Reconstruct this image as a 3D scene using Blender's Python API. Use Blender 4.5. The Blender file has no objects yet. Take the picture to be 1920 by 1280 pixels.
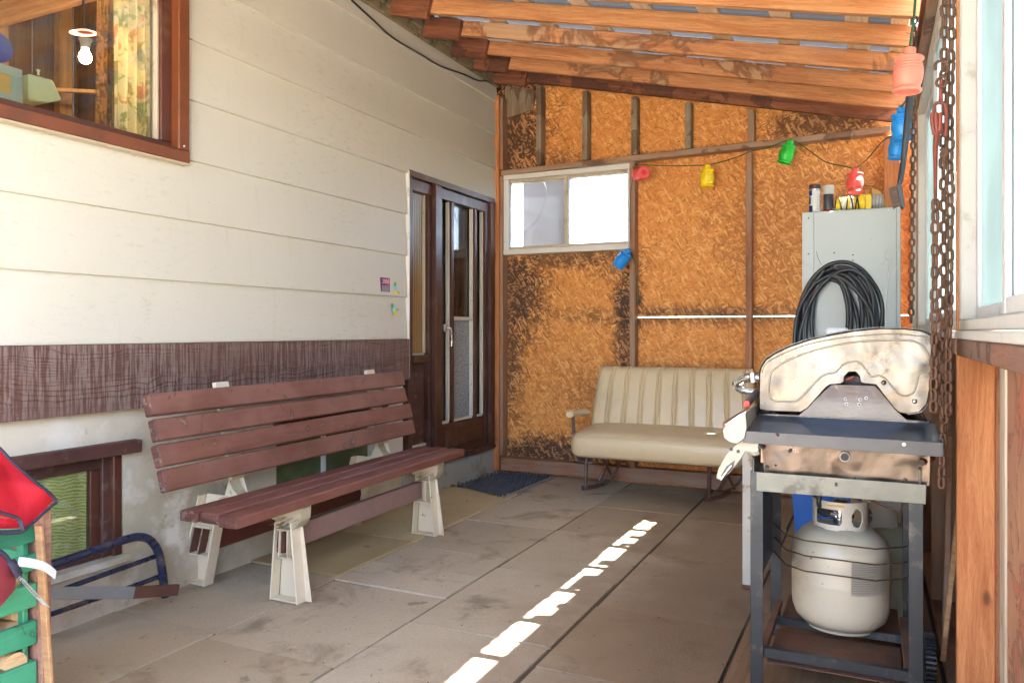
import bpy, bmesh, math, random
from mathutils import Vector, Matrix, Euler, noise
random.seed(7)
R = math.radians
SC = bpy.context.scene
C = SC.collection

# ------------------------------------------------------------------ camera
F_PX, TH, CAM_H = 1440.0, R(25.3), 1.09
cam = bpy.data.cameras.new('camera')
cam_o = bpy.data.objects.new('camera', cam); C.objects.link(cam_o)
cam_o.location = (0, 0, CAM_H); cam_o.rotation_euler = (R(90), 0, TH)
cam.sensor_width = 36; cam.lens = 36 * F_PX / 1920
cam.shift_y = -20 / 1920
cam.clip_start = 0.05; cam.clip_end = 500
SC.camera = cam_o

# ------------------------------------------------------------------ world, sun, exposure
SUN = Vector((0.462, 0.17, 0.84)).normalized()
w = bpy.data.worlds.new('World'); SC.world = w; w.use_nodes = True
nt = w.node_tree; nt.nodes.clear()
sky = nt.nodes.new('ShaderNodeTexSky'); sky.sky_type = 'NISHITA'; sky.sun_disc = False
sky.sun_elevation = math.asin(SUN.z); sky.sun_rotation = math.atan2(SUN.x, SUN.y)
sky.air_density = 1.0; sky.dust_density = 2.0; sky.ozone_density = 1.0
bg = nt.nodes.new('ShaderNodeBackground'); bg.inputs[1].default_value = 0.15
wo = nt.nodes.new('ShaderNodeOutputWorld')
nt.links.new(sky.outputs[0], bg.inputs[0]); nt.links.new(bg.outputs[0], wo.inputs[0])
sl = bpy.data.lights.new('sun', 'SUN'); sl.energy = 5.0; sl.angle = R(0.5); sl.color = (1, .955, .88)
so = bpy.data.objects.new('sun', sl); C.objects.link(so)
so.rotation_euler = SUN.to_track_quat('Z', 'Y').to_euler(); so.location = (6, 3, 9)
SC.view_settings.view_transform = 'Standard'; SC.view_settings.look = 'None'
SC.view_settings.gamma = 1.0; SC.view_settings.use_curve_mapping = False
SC.view_settings.exposure = 4.3
SC.render.engine = 'CYCLES'
cy = SC.cycles
cy.max_bounces = 12; cy.diffuse_bounces = 9; cy.glossy_bounces = 5; cy.transmission_bounces = 8; cy.transparent_max_bounces = 10
cy.sample_clamp_indirect = 8.0; cy.caustics_reflective = False; cy.caustics_refractive = False
cy.use_denoising = True

# ------------------------------------------------------------------ pixel -> plane helpers (photo pixels, 1920 wide)
_s, _c = math.sin(TH), math.cos(TH)
def _ray(u, v):
    a = (u - 960) / F_PX; b = -(v - 620) / F_PX
    return Vector((-_s + _c * a, _c + _s * a, b))
O = Vector((0, 0, CAM_H))
def onX(u, v, x): r = _ray(u, v); return O + r * (x / r.x)
def onY(u, v, y): r = _ray(u, v); return O + r * (y / r.y)
def onZ(u, v, z=0): r = _ray(u, v); return O + r * ((z - CAM_H) / r.z)

# ------------------------------------------------------------------ materials
class N:
    def __init__(s, name):
        s.m = bpy.data.materials.new(name); s.m.use_nodes = True
        s.t = s.m.node_tree; s.t.nodes.clear()
        s.out = s.n('ShaderNodeOutputMaterial')
    def n(s, typ, **kw):
        d = s.t.nodes.new(typ)
        for k, v in kw.items(): setattr(d, k, v)
        return d
    def l(s, a, b): s.t.links.new(a, b)
    def put(s, sock, v):
        if hasattr(v, 'is_output'): s.l(v, sock)
        elif isinstance(v, (tuple, list)) and len(v) == 3 and sock.type == 'RGBA': sock.default_value = (*v, 1)
        else: sock.default_value = v
    def coords(s, kind='Object', scale=(1, 1, 1), rand=True, rot=(0, 0, 0)):
        if kind == 'World':
            g = s.n('ShaderNodeNewGeometry'); src = g.outputs['Position']; rand = False
        else:
            tc = s.n('ShaderNodeTexCoord'); src = tc.outputs['Object']
        if rand:
            oi = s.n('ShaderNodeObjectInfo')
            cx = s.n('ShaderNodeCombineXYZ')
            for i, k in enumerate((37.0, 91.0, 53.0)):
                s.l(s.math('MULTIPLY', oi.outputs['Random'], k), cx.inputs[i])
            ad = s.n('ShaderNodeVectorMath', operation='ADD'); s.l(src, ad.inputs[0]); s.l(cx.outputs[0], ad.inputs[1]); src = ad.outputs[0]
        mp = s.n('ShaderNodeMapping'); s.l(src, mp.inputs[0]); mp.inputs['Scale'].default_value = scale; mp.inputs['Rotation'].default_value = rot
        return mp.outputs[0]
    def math(s, op, a, b=0.0, c=None, clamp=False):
        d = s.n('ShaderNodeMath', operation=op, use_clamp=clamp); s.put(d.inputs[0], a); s.put(d.inputs[1], b)
        if c is not None: s.put(d.inputs[2], c)
        return d.outputs[0]
    def vmath(s, op, a, b):
        d = s.n('ShaderNodeVectorMath', operation=op); s.put(d.inputs[0], a); s.put(d.inputs[1], b); return d.outputs[0]
    def noise(s, vec, scale=5, detail=4, rough=.55, dist=0, out='Fac'):
        d = s.n('ShaderNodeTexNoise'); s.l(vec, d.inputs['Vector'])
        for k, v in (('Scale', scale), ('Detail', detail), ('Roughness', rough), ('Distortion', dist)): d.inputs[k].default_value = v
        return d.outputs[out]
    def vor(s, vec, scale=5, rnd=1, feat='F1', out='Distance'):
        d = s.n('ShaderNodeTexVoronoi', feature=feat); s.l(vec, d.inputs['Vector']); d.inputs['Scale'].default_value = scale; d.inputs['Randomness'].default_value = rnd
        return d.outputs[out]
    def ramp(s, f, stops, interp='LINEAR'):
        d = s.n('ShaderNodeValToRGB'); s.l(f, d.inputs[0]); cr = d.color_ramp; cr.interpolation = interp
        while len(cr.elements) < len(stops): cr.elements.new(.5)
        for e, (p, c) in zip(cr.elements, stops):
            e.position = p; e.color = (*c, 1) if isinstance(c, tuple) else (c, c, c, 1)
        return d.outputs[0]
    def step(s, f, lo, hi):
        d = s.n('ShaderNodeMapRange', interpolation_type='SMOOTHSTEP'); s.l(f, d.inputs[0]); d.inputs[1].default_value = lo; d.inputs[2].default_value = hi
        return d.outputs[0]
    def mix(s, f, a, b, mode='MIX'):
        d = s.n('ShaderNodeMix', data_type='RGBA', blend_type=mode); s.put(d.inputs[0], f); s.put(d.inputs[6], a); s.put(d.inputs[7], b); return d.outputs[2]
    def bump(s, h, strength=.3, dist=.01, normal=None):
        d = s.n('ShaderNodeBump'); s.l(h, d.inputs['Height']); d.inputs['Strength'].default_value = strength; d.inputs['Distance'].default_value = dist
        if normal is not None: s.l(normal, d.inputs['Normal'])
        return d.outputs[0]
    def bsdf(s, base, rough=.6, metal=0, normal=None, **kw):
        d = s.n('ShaderNodeBsdfPrincipled'); s.put(d.inputs['Base Color'], base); s.put(d.inputs['Roughness'], rough); s.put(d.inputs['Metallic'], metal)
        if normal is not None: s.l(normal, d.inputs['Normal'])
        for k, v in kw.items(): s.put(d.inputs[k], v)
        return d.outputs[0]
    def done(s, sh): s.l(sh, s.out.inputs[0]); return s.m

def paint(name, col, rough=.5, metal=0, var=.12, scale=6, bump=.15, bscale=60, dirt=None, chips=None, kind='Object', spec=.5, coat=0):
    """plain surface with mottling; dirt=(colour, scale, lo, hi, amount); chips the same with sharp edges"""
    k = N(name); v = k.coords(kind)
    n1 = k.noise(v, scale, 5, .6)
    c = k.mix(n1, tuple(x * (1 - var) for x in col), tuple(min(1, x * (1 + var)) for x in col))
    if dirt:
        for (dc, ds, lo, hi, am) in (dirt if isinstance(dirt, list) else [dirt]):
            c = k.mix(k.math('MULTIPLY', k.step(k.noise(v, ds, 6, .65), lo, hi), am), c, dc)
    if chips:
        cc, cs, lo, hi = chips
        c = k.mix(k.step(k.noise(v, cs, 8, .7), lo, hi), c, cc)
    b = k.bump(k.noise(v, bscale, 3), bump, .003)
    r = k.math('ADD', k.math('MULTIPLY', k.noise(v, scale * 2.3, 3), .25), rough - .12)
    return k.done(k.bsdf(c, r, metal, b, **{'Specular IOR Level': spec, 'Coat Weight': coat}))

def wood(name, light, dark, axis='X', grain=1.0, stain=None, knots=.7, rough=.7, grey=None, sat=1, dens=1.0):
    k = N(name)
    st = {'X': (1, 14, 14), 'Y': (14, 1, 14), 'Z': (14, 14, 1)}[axis]
    v = k.coords('Object', (1, 1, 1))
    warp = k.noise(v, 2.2, 2, .5, 0, 'Color')
    wv = k.vmath('ADD', v, k.vmath('MULTIPLY', k.vmath('SUBTRACT', warp, (.5, .5, .5)), tuple(.05 if a != max(st) else .03 for a in st)))
    mp = k.n('ShaderNodeMapping'); k.l(wv, mp.inputs[0]); mp.inputs['Scale'].default_value = tuple(a * 1.0 * dens for a in st)
    g1 = k.noise(mp.outputs[0], 2.2, 5, .6, .6)
    g2 = k.noise(mp.outputs[0], 9, 4, .65)
    f = k.math('ADD', k.math('MULTIPLY', g1, .65), k.math('MULTIPLY', g2, .35))
    c = k.mix(k.step(f, .34, .66), dark, light)
    lines = k.step(k.math('FRACT', k.math('MULTIPLY', g1, 13)), .72, 1.0)
    c = k.mix(k.math('MULTIPLY', lines, .33 * grain), c, tuple(x * .45 for x in dark))
    # knots
    ks = {'X': (.45, 1, 1), 'Y': (1, .45, 1), 'Z': (1, 1, .45)}[axis]
    mk = k.n('ShaderNodeMapping'); k.l(v, mk.inputs[0]); mk.inputs['Scale'].default_value = ks
    kd = k.vor(mk.outputs[0], 8.0 if 'post' in name else 6.5)
    kn = k.math('MULTIPLY', k.math('SUBTRACT', 1.0, k.step(kd, .03, .11)), knots)
    c = k.mix(kn, c, tuple(x * .28 for x in dark))
    big = k.noise(v, .9, 3, .5)
    c = k.mix(k.math('MULTIPLY', k.step(big, .35, .75), .35), c, tuple(x * .6 for x in dark))
    if grey: c = k.mix(k.math('MULTIPLY', k.step(k.noise(v, 2.5, 4, .6), .38, .6), grey[1]), c, grey[0])
    if stain:
        sc_, lo, hi, col, am = stain
        msk = k.noise(v, sc_, 6, .62, .8)
        core = k.step(msk, lo, hi)
        edge = k.math('MULTIPLY', k.step(msk, lo - .015, lo + .015), k.math('SUBTRACT', 1.0, k.step(msk, lo + .02, lo + .06)))
        c = k.mix(k.math('MULTIPLY', core, am), c, col)
        c = k.mix(k.math('MULTIPLY', edge, .65), c, tuple(x * .35 for x in dark))
    b = k.bump(k.math('ADD', f, k.math('MULTIPLY', lines, -.3)), .35, .004)
    return k.done(k.bsdf(c, rough, 0, b))

M = {}
PINE = dict(light=(.68, .335, .135), dark=(.43, .160, .050))
for ax in 'XYZ':
    M['rafter' + ax] = wood('rafter_pine_' + ax, **PINE, axis=ax, stain=None)
    M['raftst' + ax] = wood('rafter_stained_' + ax, (.64, .30, .12), (.38, .13, .042), axis=ax, stain=(1.3, .56, .62, (.46, .30, .17), .6))
    M['raftdk' + ax] = wood('rafter_damp_' + ax, (.30, .105, .04), (.13, .035, .014), axis=ax, stain=(3, .52, .6, (.06, .02, .012), .8))  # darker, blotched version of the rafter wood
    M['stud' + ax] = wood('stud_aged_' + ax, (.47, .24, .125), (.25, .10, .05), axis=ax, grey=((.27, .21, .15), .6))
    M['studgr' + ax] = wood('stud_grey_' + ax, (.34, .25, .16), (.17, .11, .065), axis=ax, grey=((.30, .27, .20), .8), stain=(4, .53, .6, (.10, .055, .03), .7))
    M['plate' + ax] = wood('plate_' + ax, (.42, .245, .14), (.24, .12, .07), axis=ax, grey=((.36, .27, .19), .5), stain=(2.2, .56, .63, (.09, .035, .015), .75))
    M['post' + ax] = wood('post_pine_' + ax, (.62, .265, .095), (.42, .135, .040), axis=ax, knots=.85, dens=1.3)
    M['pale' + ax] = wood('pale_lath_' + ax, (.66, .56, .43), (.42, .31, .21), axis=ax, grain=.5)
M['purlinY'] = wood('pale_batten_wood', (.84, .68, .50), (.60, .43, .28), axis='Y', grain=.5)
M['redply'] = wood('worn_red_board', (.60, .30, .17), (.40, .19, .11), axis='Z', grey=((.40, .19, .12), .8), stain=(7, .53, .60, (.50, .13, .07), .7))
M['brownsill'] = wood('rough_brown_sill', (.33, .155, .09), (.18, .075, .045), axis='Y', grey=((.25, .16, .12), .6), stain=(6, .55, .6, (.10, .045, .03), .7))
M['crateend'] = wood('plywood_end', (.43, .24, .17), (.22, .10, .07), axis='Z')
M['firewood'] = wood('split_firewood', (.72, .50, .27), (.48, .28, .12), axis='Y', rough=.85)
M['tanboard'] = wood('floor_plywood', (.36, .225, .125), (.22, .12, .06), axis='Y', grain=.5, knots=.2, dens=.5)
M['leanplank'] = wood('lean_plank', (.52, .30, .14), (.33, .16, .07), axis='Z')

def osb():
    k = N('strand_board'); g = k.coords('World')
    wob = k.vmath('MULTIPLY', k.vmath('SUBTRACT', k.noise(g, 7, 2, .5, 0, 'Color'), (.5, .5, .5)), (.060, .0, .060))
    p = k.vmath('ADD', g, wob)
    tone = None; fa = None
    for i_, (an, sx_, sz_, th_) in enumerate([(5, 15, 52, 0), (38, 17, 62, .42), (101, 22, 80, .46), (66, 16, 58, .50), (150, 23, 84, .50), (18, 27, 98, .56), (122, 20, 84, .60)]):
        q0 = k.n('ShaderNodeMapping'); k.l(p, q0.inputs[0]); q0.inputs['Rotation'].default_value = (0, R(an), 0); q = k.n('ShaderNodeMapping'); k.l(q0.outputs[0], q.inputs[0]); q.inputs['Scale'].default_value = (sx_, 0.0, sz_); q.inputs['Location'].default_value = (i_ * 3.7, 0, i_ * 5.1)
        d = k.n('ShaderNodeTexVoronoi', feature='F1', voronoi_dimensions='3D'); k.l(q.outputs[0], d.inputs['Vector']); d.inputs['Scale'].default_value = 1.0
        sp = k.n('ShaderNodeSeparateColor'); k.l(d.outputs['Color'], sp.inputs[0])
        q2 = k.n('ShaderNodeMapping'); k.l(q.outputs[0], q2.inputs[0]); q2.inputs['Scale'].default_value = (.8, 1, 4.5)
        gr_ = k.noise(q2.outputs[0], 1.2, 3, .6)
        val = k.math('ADD', k.math('ADD', k.math('MULTIPLY', sp.outputs[1], .62), k.math('MULTIPLY', gr_, .42)), k.math('MULTIPLY', k.step(d.outputs['Distance'], .30, .62), -.22))
        if tone is None: tone = val; fa = gr_
        else:
            m_ = k.math('GREATER_THAN', sp.outputs[0], th_); tone = k.mix(m_, tone, val); fa = k.mix(m_, fa, gr_)
    va = tone
    c = k.ramp(tone, [(.04, (.44, .16, .030)), (.20, (.61, .232, .046)), (.38, (.70, .280, .062)), (.60, (.74, .320, .080)), (.78, (.78, .42, .135)), (.95, (.82, .50, .21))])
    dk = k.step(k.noise(k.coords('World', (1, 1, 2.2)), 38, 3, .6), .66, .72)
    c = k.mix(k.math('MULTIPLY', dk, .6), c, (.16, .05, .015))
    # stains with a shape of their own
    sx = k.n('ShaderNodeSeparateXYZ'); k.l(g, sx.inputs[0]); X, Z = sx.outputs[0], sx.outputs[2]
    ns = k.math('SUBTRACT', k.noise(g, 6.5, 9, .80, .6), .5)
    def blob(cx, cz, rx, rz, am, hard=.35):
        dx = k.math('DIVIDE', k.math('SUBTRACT', X, cx), rx); dz = k.math('DIVIDE', k.math('SUBTRACT', Z, cz), rz)
        d = k.math('SQRT', k.math('ADD', k.math('MULTIPLY', dx, dx), k.math('MULTIPLY', dz, dz)))
        d = k.math('ADD', d, k.math('ADD', k.math('MULTIPLY', ns, 3.2), k.math('MULTIPLY', k.math('SUBTRACT', tone, .42), .9)))
        return k.math('MULTIPLY', k.math('SUBTRACT', 1.0, k.step(d, 1 - hard * 1.5, 1 + hard * 2.2)), am)
    blobs = [blob(-2.56, 1.40, .24, .34, .92), blob(-2.62, .95, .14, .45, .8), blob(-2.25, .17, .50, .10, .92), blob(-2.15, 1.64, .45, .07, .75), blob(-2.55, 2.66, .24, .55, .92),
             blob(-1.62, 1.27, .09, .25, .95), blob(-1.64, 1.0, .07, .25, .85), blob(-1.66, 1.58, .16, .10, .55), blob(-1.05, 1.20, .75, .045, .75, .6), blob(-1.45, .78, .6, .08, .2),
             blob(-.35, 1.75, .45, .45, .3), blob(-.3, 2.44, .30, .10, .8), blob(-1.2, .66, .7, .14, .35), blob(-1.3, 2.33, .5, .03, .35), blob(-2.2, 2.33, .18, .10, .55)]
    sm = blobs[0]
    for b in blobs[1:]: sm = k.math('MAXIMUM', sm, b)
    dc = k.mix(k.step(tone, .30, .62), (.022, .009, .005), (.33, .155, .065))
    c = k.mix(sm, c, dc)
    b = k.bump(k.math('ADD', fa, va), .5, .004)
    return k.done(k.bsdf(c, .62, 0, b))
M['osb'] = osb()

def siding():
    k = N('cream_siding'); v = k.coords('World')
    c = k.mix(k.noise(v, 1.3, 4), (.52, .500, .425), (.585, .565, .492))
    fine = k.noise(k.coords('World', (1, .5, 1.6)), 30, 6, .75)
    c = k.mix(k.math('MULTIPLY', k.math('MULTIPLY', k.step(fine, .52, .70), k.step(k.noise(v, 2.5, 4), .42, .66)), .55), c, (.36, .34, .27))
    spk = k.step(k.noise(v, 130, 2, .5), .70, .76)
    c = k.mix(k.math('MULTIPLY', spk, .5), c, (.20, .18, .13))
    # old drips under the eave and a tide line of dust over each lap
    sz = k.n('ShaderNodeSeparateXYZ'); k.l(v, sz.inputs[0])
    fr = k.math('FRACT', k.math('DIVIDE', k.math('SUBTRACT', sz.outputs[2], .785), .2575))
    lap = k.math('MULTIPLY', k.math('SUBTRACT', 1.0, k.step(fr, .0, .06)), k.step(k.noise(v, 6, 5, .7), .35, .75))
    c = k.mix(k.math('MULTIPLY', lap, .28), c, (.33, .29, .18))
    drip = k.step(k.noise(k.coords('World', (1, 9, .9)), 2.4, 4, .6), .60, .78)
    c = k.mix(k.math('MULTIPLY', drip, .30), c, (.46, .40, .22))
    b = k.bump(k.noise(k.coords('World', (1, 1.2, 5)), 34, 5, .7), .22, .004)
    return k.done(k.bsdf(c, .55, 0, b))
M['siding'] = siding()

def skirt():
    k = N('brown_embossed_board'); v = k.coords('World')
    wp = k.vmath('ADD', k.coords('World', (1, .22, 4.6)), k.vmath('MULTIPLY', k.vmath('SUBTRACT', k.noise(v, 2.1, 3, .5, 0, 'Color'), (.5, .5, .5)), (0, .35, .45)))
    rings = k.math('FRACT', k.math('MULTIPLY', k.noise(wp, 1.6, 2, .4), 34))
    g1 = k.math('SUBTRACT', 1.0, k.step(rings, .0, .28))
    vs = k.noise(k.coords('World', (1, 34, 1.6)), 3.2, 4, .75)
    comb = k.step(vs, .46, .56)
    c = k.mix(k.math('MULTIPLY', comb, .62), (.105, .050, .038), (.30, .225, .20))
    c = k.mix(k.math('MULTIPLY', g1, .28), c, (.085, .036, .026))
    c = k.mix(k.math('MULTIPLY', k.step(k.noise(v, 1.1, 3), .42, .62), .5), c, (.13, .058, .042))
    hgt = k.math('ADD', k.math('MULTIPLY', g1, -1.0), k.math('MULTIPLY', comb, .35))
    return k.done(k.bsdf(c, .55, 0, k.bump(hgt, .7, .006)))
M['skirt'] = skirt()

M['foundation'] = paint('foundation_plaster', (.58, .53, .42), .85, var=.16, scale=3.5, bump=.5, bscale=28, kind='World',
                        dirt=[((.38, .33, .22), 1.6, .46, .64, .7), ((.70, .67, .60), 3.2, .52, .64, .7), ((.19, .15, .10), 9, .62, .72, .5), ((.26, .24, .16), 26, .62, .72, .35)])
M['step'] = paint('painted_step', (.36, .38, .345), .75, var=.12, scale=5, bump=.4, bscale=30, kind='World',
                  dirt=[((.19, .18, .14), 4, .54, .66, .7), ((.55, .56, .53), 7, .58, .64, .6)])
M['ledger'] = paint('mossy_ledger', (.20, .155, .085), .9, var=.3, scale=9, bump=.6, bscale=50, kind='World', dirt=[((.07, .05, .025), 13, .50, .64, .8), ((.36, .31, .20), 19, .58, .66, .6)])

def paver(name, col, stain):
    k = N(name); g = k.coords('World'); v = k.coords('Object')
    oi = k.n('ShaderNodeObjectInfo')
    c = k.mix(k.noise(v, 3.0, 6, .65), tuple(x * .80 for x in col), tuple(x * 1.18 for x in col))
    c = k.mix(k.math('MULTIPLY', oi.outputs['Random'], .85), c, tuple(x * y for x, y in zip(col, (.68, .62, .54))))
    c = k.mix(k.math('MULTIPLY', k.step(k.noise(g, 70, 4, .7), .50, .68), .30), c, tuple(x * .55 for x in col))
    c = k.mix(k.math('MULTIPLY', k.step(k.noise(g, 3.1, 6, .66, .5), .52, .70), stain), c, (.17, .115, .06))
    c = k.mix(k.math('MULTIPLY', k.step(k.noise(g, 7.5, 4, .6), .64, .72), .55), c, (.115, .088, .06))
    c = k.mix(k.math('MULTIPLY', k.step(k.noise(g, 1.7, 5, .7), .58, .72), .40), c, (.50, .48, .45))
    c = k.mix(k.math('MULTIPLY', k.step(k.noise(g, 190, 3, .8), .48, .66), .32), c, tuple(x * .45 for x in col))
    c = k.mix(k.math('MULTIPLY', k.step(k.noise(g, 240, 2, .7), .62, .70), .35), c, (.72, .66, .56))
    spk = k.step(k.vor(g, 42, 1), .03, .05)
    c = k.mix(k.math('MULTIPLY', k.math('SUBTRACT', 1.0, spk), .8), c, (.04, .03, .02))
    # browner and darker along x, right of the middle joint
    sx = k.n('ShaderNodeSeparateXYZ'); k.l(g, sx.inputs[0])
    gr = k.math('ADD', sx.outputs[0], k.math('MULTIPLY', k.math('SUBTRACT', k.noise(g, 2.3, 5, .6), .5), .9))
    c = k.mix(k.math('MULTIPLY', k.step(gr, -1.45, -.75), .74), c, (.235, .138, .068))
    # fine non-slip tread pressed into the slabs
    dx = k.math('SINE', k.math('MULTIPLY', k.math('ADD', sx.outputs[0], sx.outputs[1]), 520)); dy = k.math('SINE', k.math('MULTIPLY', k.math('SUBTRACT', sx.outputs[0], sx.outputs[1]), 520))
    tread = k.math('MULTIPLY', dx, dy)
    b = k.bump(k.math('ADD', k.math('MULTIPLY', tread, .16), k.noise(g, 90, 6, .8)), .75, .005)
    b = k.bump(k.noise(g, 6, 3), .2, .02, b)
    r = k.math('ADD', .62, k.math('MULTIPLY', k.noise(g, 5, 3), .3))
    return k.done(k.bsdf(c, r, 0, b))
M['paver'] = paver('concrete_paver', (.58, .495, .365), .62)
M['paverY'] = paver('yellowed_slab', (.60, .49, .28), .15)
M['joint'] = paint('joint_dirt', (.085, .06, .04), .95, var=.4, scale=20, bump=.8, bscale=70, kind='World')
M['soil'] = paint('dry_ground', (.21, .19, .12), .95, var=.35, scale=1.2, bump=.6, bscale=14, kind='World', dirt=[((.10, .16, .04), 2.5, .45, .6, .8)])
M['bounce'] = paint('bounce_concrete', (.50, .45, .37), .85, var=.15, scale=2, bump=.4, bscale=30, kind='World')  # pale tone of the added slab that bounces sunlight indoors

M['brownpaint'] = paint('brown_painted_timber', (.060, .022, .014), .42, var=.2, scale=5, bump=.35, bscale=40, dirt=((.13, .08, .065), 6, .52, .68, .55))
M['browndusty'] = paint('dusty_brown_timber', (.085, .033, .025), .6, var=.2, scale=8, bump=.5, bscale=60, dirt=[((.20, .14, .11), 22, .54, .68, .6), ((.035, .012, .008), 5, .5, .66, .5)])
M['brownwin'] = paint('varnished_window_frame', (.16, .047, .017), .35, var=.25, scale=4, bump=.25, bscale=40, dirt=((.07, .025, .012), 5, .5, .7, .6))
M['brownsash'] = paint('dark_sash', (.085, .026, .016), .4, var=.25, scale=4, dirt=((.16, .09, .05), 9, .55, .7, .5))
M['whitewin'] = paint('old_white_paint', (.62, .60, .55), .5, var=.07, scale=8, dirt=[((.32, .27, .20), 9, .56, .72, .6)])
M['alum'] = paint('painted_aluminium', (.66, .67, .66), .35, var=.05, scale=9, dirt=[((.30, .27, .22), 12, .6, .72, .5)])
M['creamwin'] = paint('cream_window_frame', (.47, .40, .29), .55, var=.12, scale=9, dirt=[((.22, .14, .08), 12, .55, .7, .6)])
M['doorwhite'] = paint('cream_glazing_bead', (.62, .58, .50), .45, var=.08, dirt=[((.3, .25, .2), 14, .58, .7, .5)])
M['bench'] = wood('bench_red_paint', (.205, .086, .058), (.145, .052, .034), axis='Y', grain=.45, knots=.12, rough=.5, grey=((.26, .125, .098), .6), stain=(9, .64, .68, (.32, .20, .15), .5))
M['benchseat'] = wood('bench_seat_paint', (.20, .065, .047), (.125, .034, .024), axis='Y', grain=.6, knots=.15, rough=.42, grey=((.235, .105, .085), .55))
M['benchend'] = wood('bench_endgrain', (.17, .062, .045), (.06, .02, .014), axis='X', grain=.8, stain=(30, .55, .6, (.28, .18, .15), .6))
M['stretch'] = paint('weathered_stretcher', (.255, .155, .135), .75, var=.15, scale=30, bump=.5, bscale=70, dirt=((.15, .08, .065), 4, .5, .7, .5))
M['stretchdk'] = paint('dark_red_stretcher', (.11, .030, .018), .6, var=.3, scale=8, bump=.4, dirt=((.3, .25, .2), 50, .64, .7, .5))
M['legpaint'] = paint('chipped_cream_iron', (.68, .61, .46), .45, var=.08, scale=7, bump=.35, bscale=40, dirt=[((.42, .30, .17), 6, .50, .72, .6), ((.24, .10, .04), 13, .64, .70, .9)])
M['vinyl'] = paint('cream_vinyl', (.62, .50, .31), .42, var=.06, scale=4, bump=.2, bscale=160, dirt=((.38, .29, .17), 3, .5, .75, .4), coat=.15)
M['rusttube'] = paint('rusty_grey_tube', (.19, .165, .165), .5, metal=.6, var=.3, scale=14, bump=.4, dirt=[((.20, .075, .035), 9, .46, .6, .85)])
M['osbrust'] = M['rusttube']
M['mat'] = paint('blue_black_rubber', (.060, .064, .078), .6, var=.35, scale=14, bump=.4, dirt=((.16, .18, .21), 9, .5, .75, .45))
M['matedge'] = paint('pale_mat_edge', (.30, .30, .32), .7)
M['navy'] = paint('navy_tube_paint', (.018, .024, .060), .28, var=.3, scale=10, bump=.2, dirt=[((.17, .14, .11), 14, .50, .72, .6)])
M['galv'] = paint('galvanised_bar', (.33, .36, .385), .5, metal=.55, var=.12, scale=18, bump=.2)
M['rust'] = paint('brown_rust', (.135, .060, .042), .8, metal=.2, var=.3, scale=20, bump=.6, bscale=80)
M['rustchain'] = paint('rusty_chain', (.115, .056, .032), .65, metal=.3, var=.4, scale=30, bump=.5, bscale=120)
M['rustred'] = paint('rusty_red_iron', (.24, .055, .035), .6, metal=.3, var=.35, scale=14, bump=.5, bscale=80, dirt=((.10, .045, .03), 9, .5, .65, .7))
M['green'] = wood('green_crate_paint', (.035, .27, .135), (.018, .17, .085), axis='Y', grain=.5, knots=.25, grey=((.07, .34, .18), .5), stain=(7, .60, .66, (.26, .33, .20), .6))
M['redcloth'] = paint('red_cloth', (.66, .022, .045), .7, var=.12, scale=9, bump=.3, bscale=220)
M['redvinyl'] = paint('dull_pink_vinyl', (.45, .075, .10), .35, var=.2, scale=6)
M['navypipe'] = paint('navy_piping', (.022, .022, .040), .7, bump=.4, bscale=200)
M['tag'] = paint('white_care_label', (.70, .70, .68), .6)
M['ink'] = paint('label_ink', (.05, .05, .06), .7)
M['cabinet'] = paint('grey_blue_cabinet', (.47, .515, .50), .42, var=.06, scale=3, bump=.08, dirt=[((.30, .27, .20), 3.3, .62, .74, .5), ((.18, .14, .10), 24, .70, .74, .7)])
M['rubber'] = paint('black_rubber_hose', (.026, .029, .034), .38, var=.3, scale=12, bump=.1)
M['tank'] = paint('cream_tank_paint', (.60, .535, .40), .36, var=.05, scale=5, bump=.12, dirt=[((.36, .27, .17), 4, .52, .72, .5), ((.22, .10, .05), 34, .66, .69, .9), ((.40, .33, .24), 12, .58, .66, .4)])
M['tank2'] = paint('dull_tank_paint', (.40, .40, .27), .5, var=.1, scale=5, dirt=[((.24, .22, .13), 3, .5, .7, .5)])
M['collar'] = paint('tank_collar_paint', (.62, .57, .47), .4, var=.06, dirt=[((.35, .22, .12), 9, .6, .7, .6)])
M['yellow'] = paint('yellow_plastic', (.85, .60, .015), .4, var=.08)
M['bluetub'] = paint('blue_tub_plastic', (.012, .115, .42), .4, var=.1, scale=7)
M['black'] = paint('black_plastic', (.018, .018, .020), .5, var=.3)
M['dkframe'] = paint('dark_cart_steel', (.038, .043, .047), .42, metal=.5, var=.25, scale=10, bump=.2, dirt=[((.19, .17, .14), 12, .54, .7, .5)])
M['railsteel'] = paint('greyed_rail_steel', (.19, .19, .155), .5, metal=.5, var=.25, scale=8, bump=.3, dirt=[((.06, .05, .04), 11, .54, .66, .6)])
M['cartred'] = paint('rusted_cart_pan', (.20, .10, .06), .75, metal=.1, var=.3, scale=10, bump=.5, dirt=((.07, .05, .035), 4, .45, .65, .6))
M['shelf'] = paint('blue_black_enamel', (.085, .098, .125), .34, metal=.35, var=.25, scale=5, bump=.08, dirt=[((.22, .23, .25), 5, .56, .74, .45), ((.75, .75, .72), 60, .72, .74, .5)], coat=.3)
M['shelflip'] = paint('grey_shelf_lip', (.070, .070, .072), .4, metal=.4, var=.15)
M['chrome'] = paint('dull_chrome', (.62, .62, .61), .28, metal=1, var=.1, scale=12)
M['redcap'] = paint('red_reflector', (.75, .03, .015), .3)
M['tabletop'] = paint('red_brown_tabletop', (.33, .13, .095), .5, var=.15, scale=6, dirt=((.22, .09, .07), 8, .5, .7, .6))
M['tableleg'] = paint('cream_table_leg', (.52, .50, .42), .55, dirt=[((.22, .12, .06), 14, .58, .68, .8)])
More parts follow.
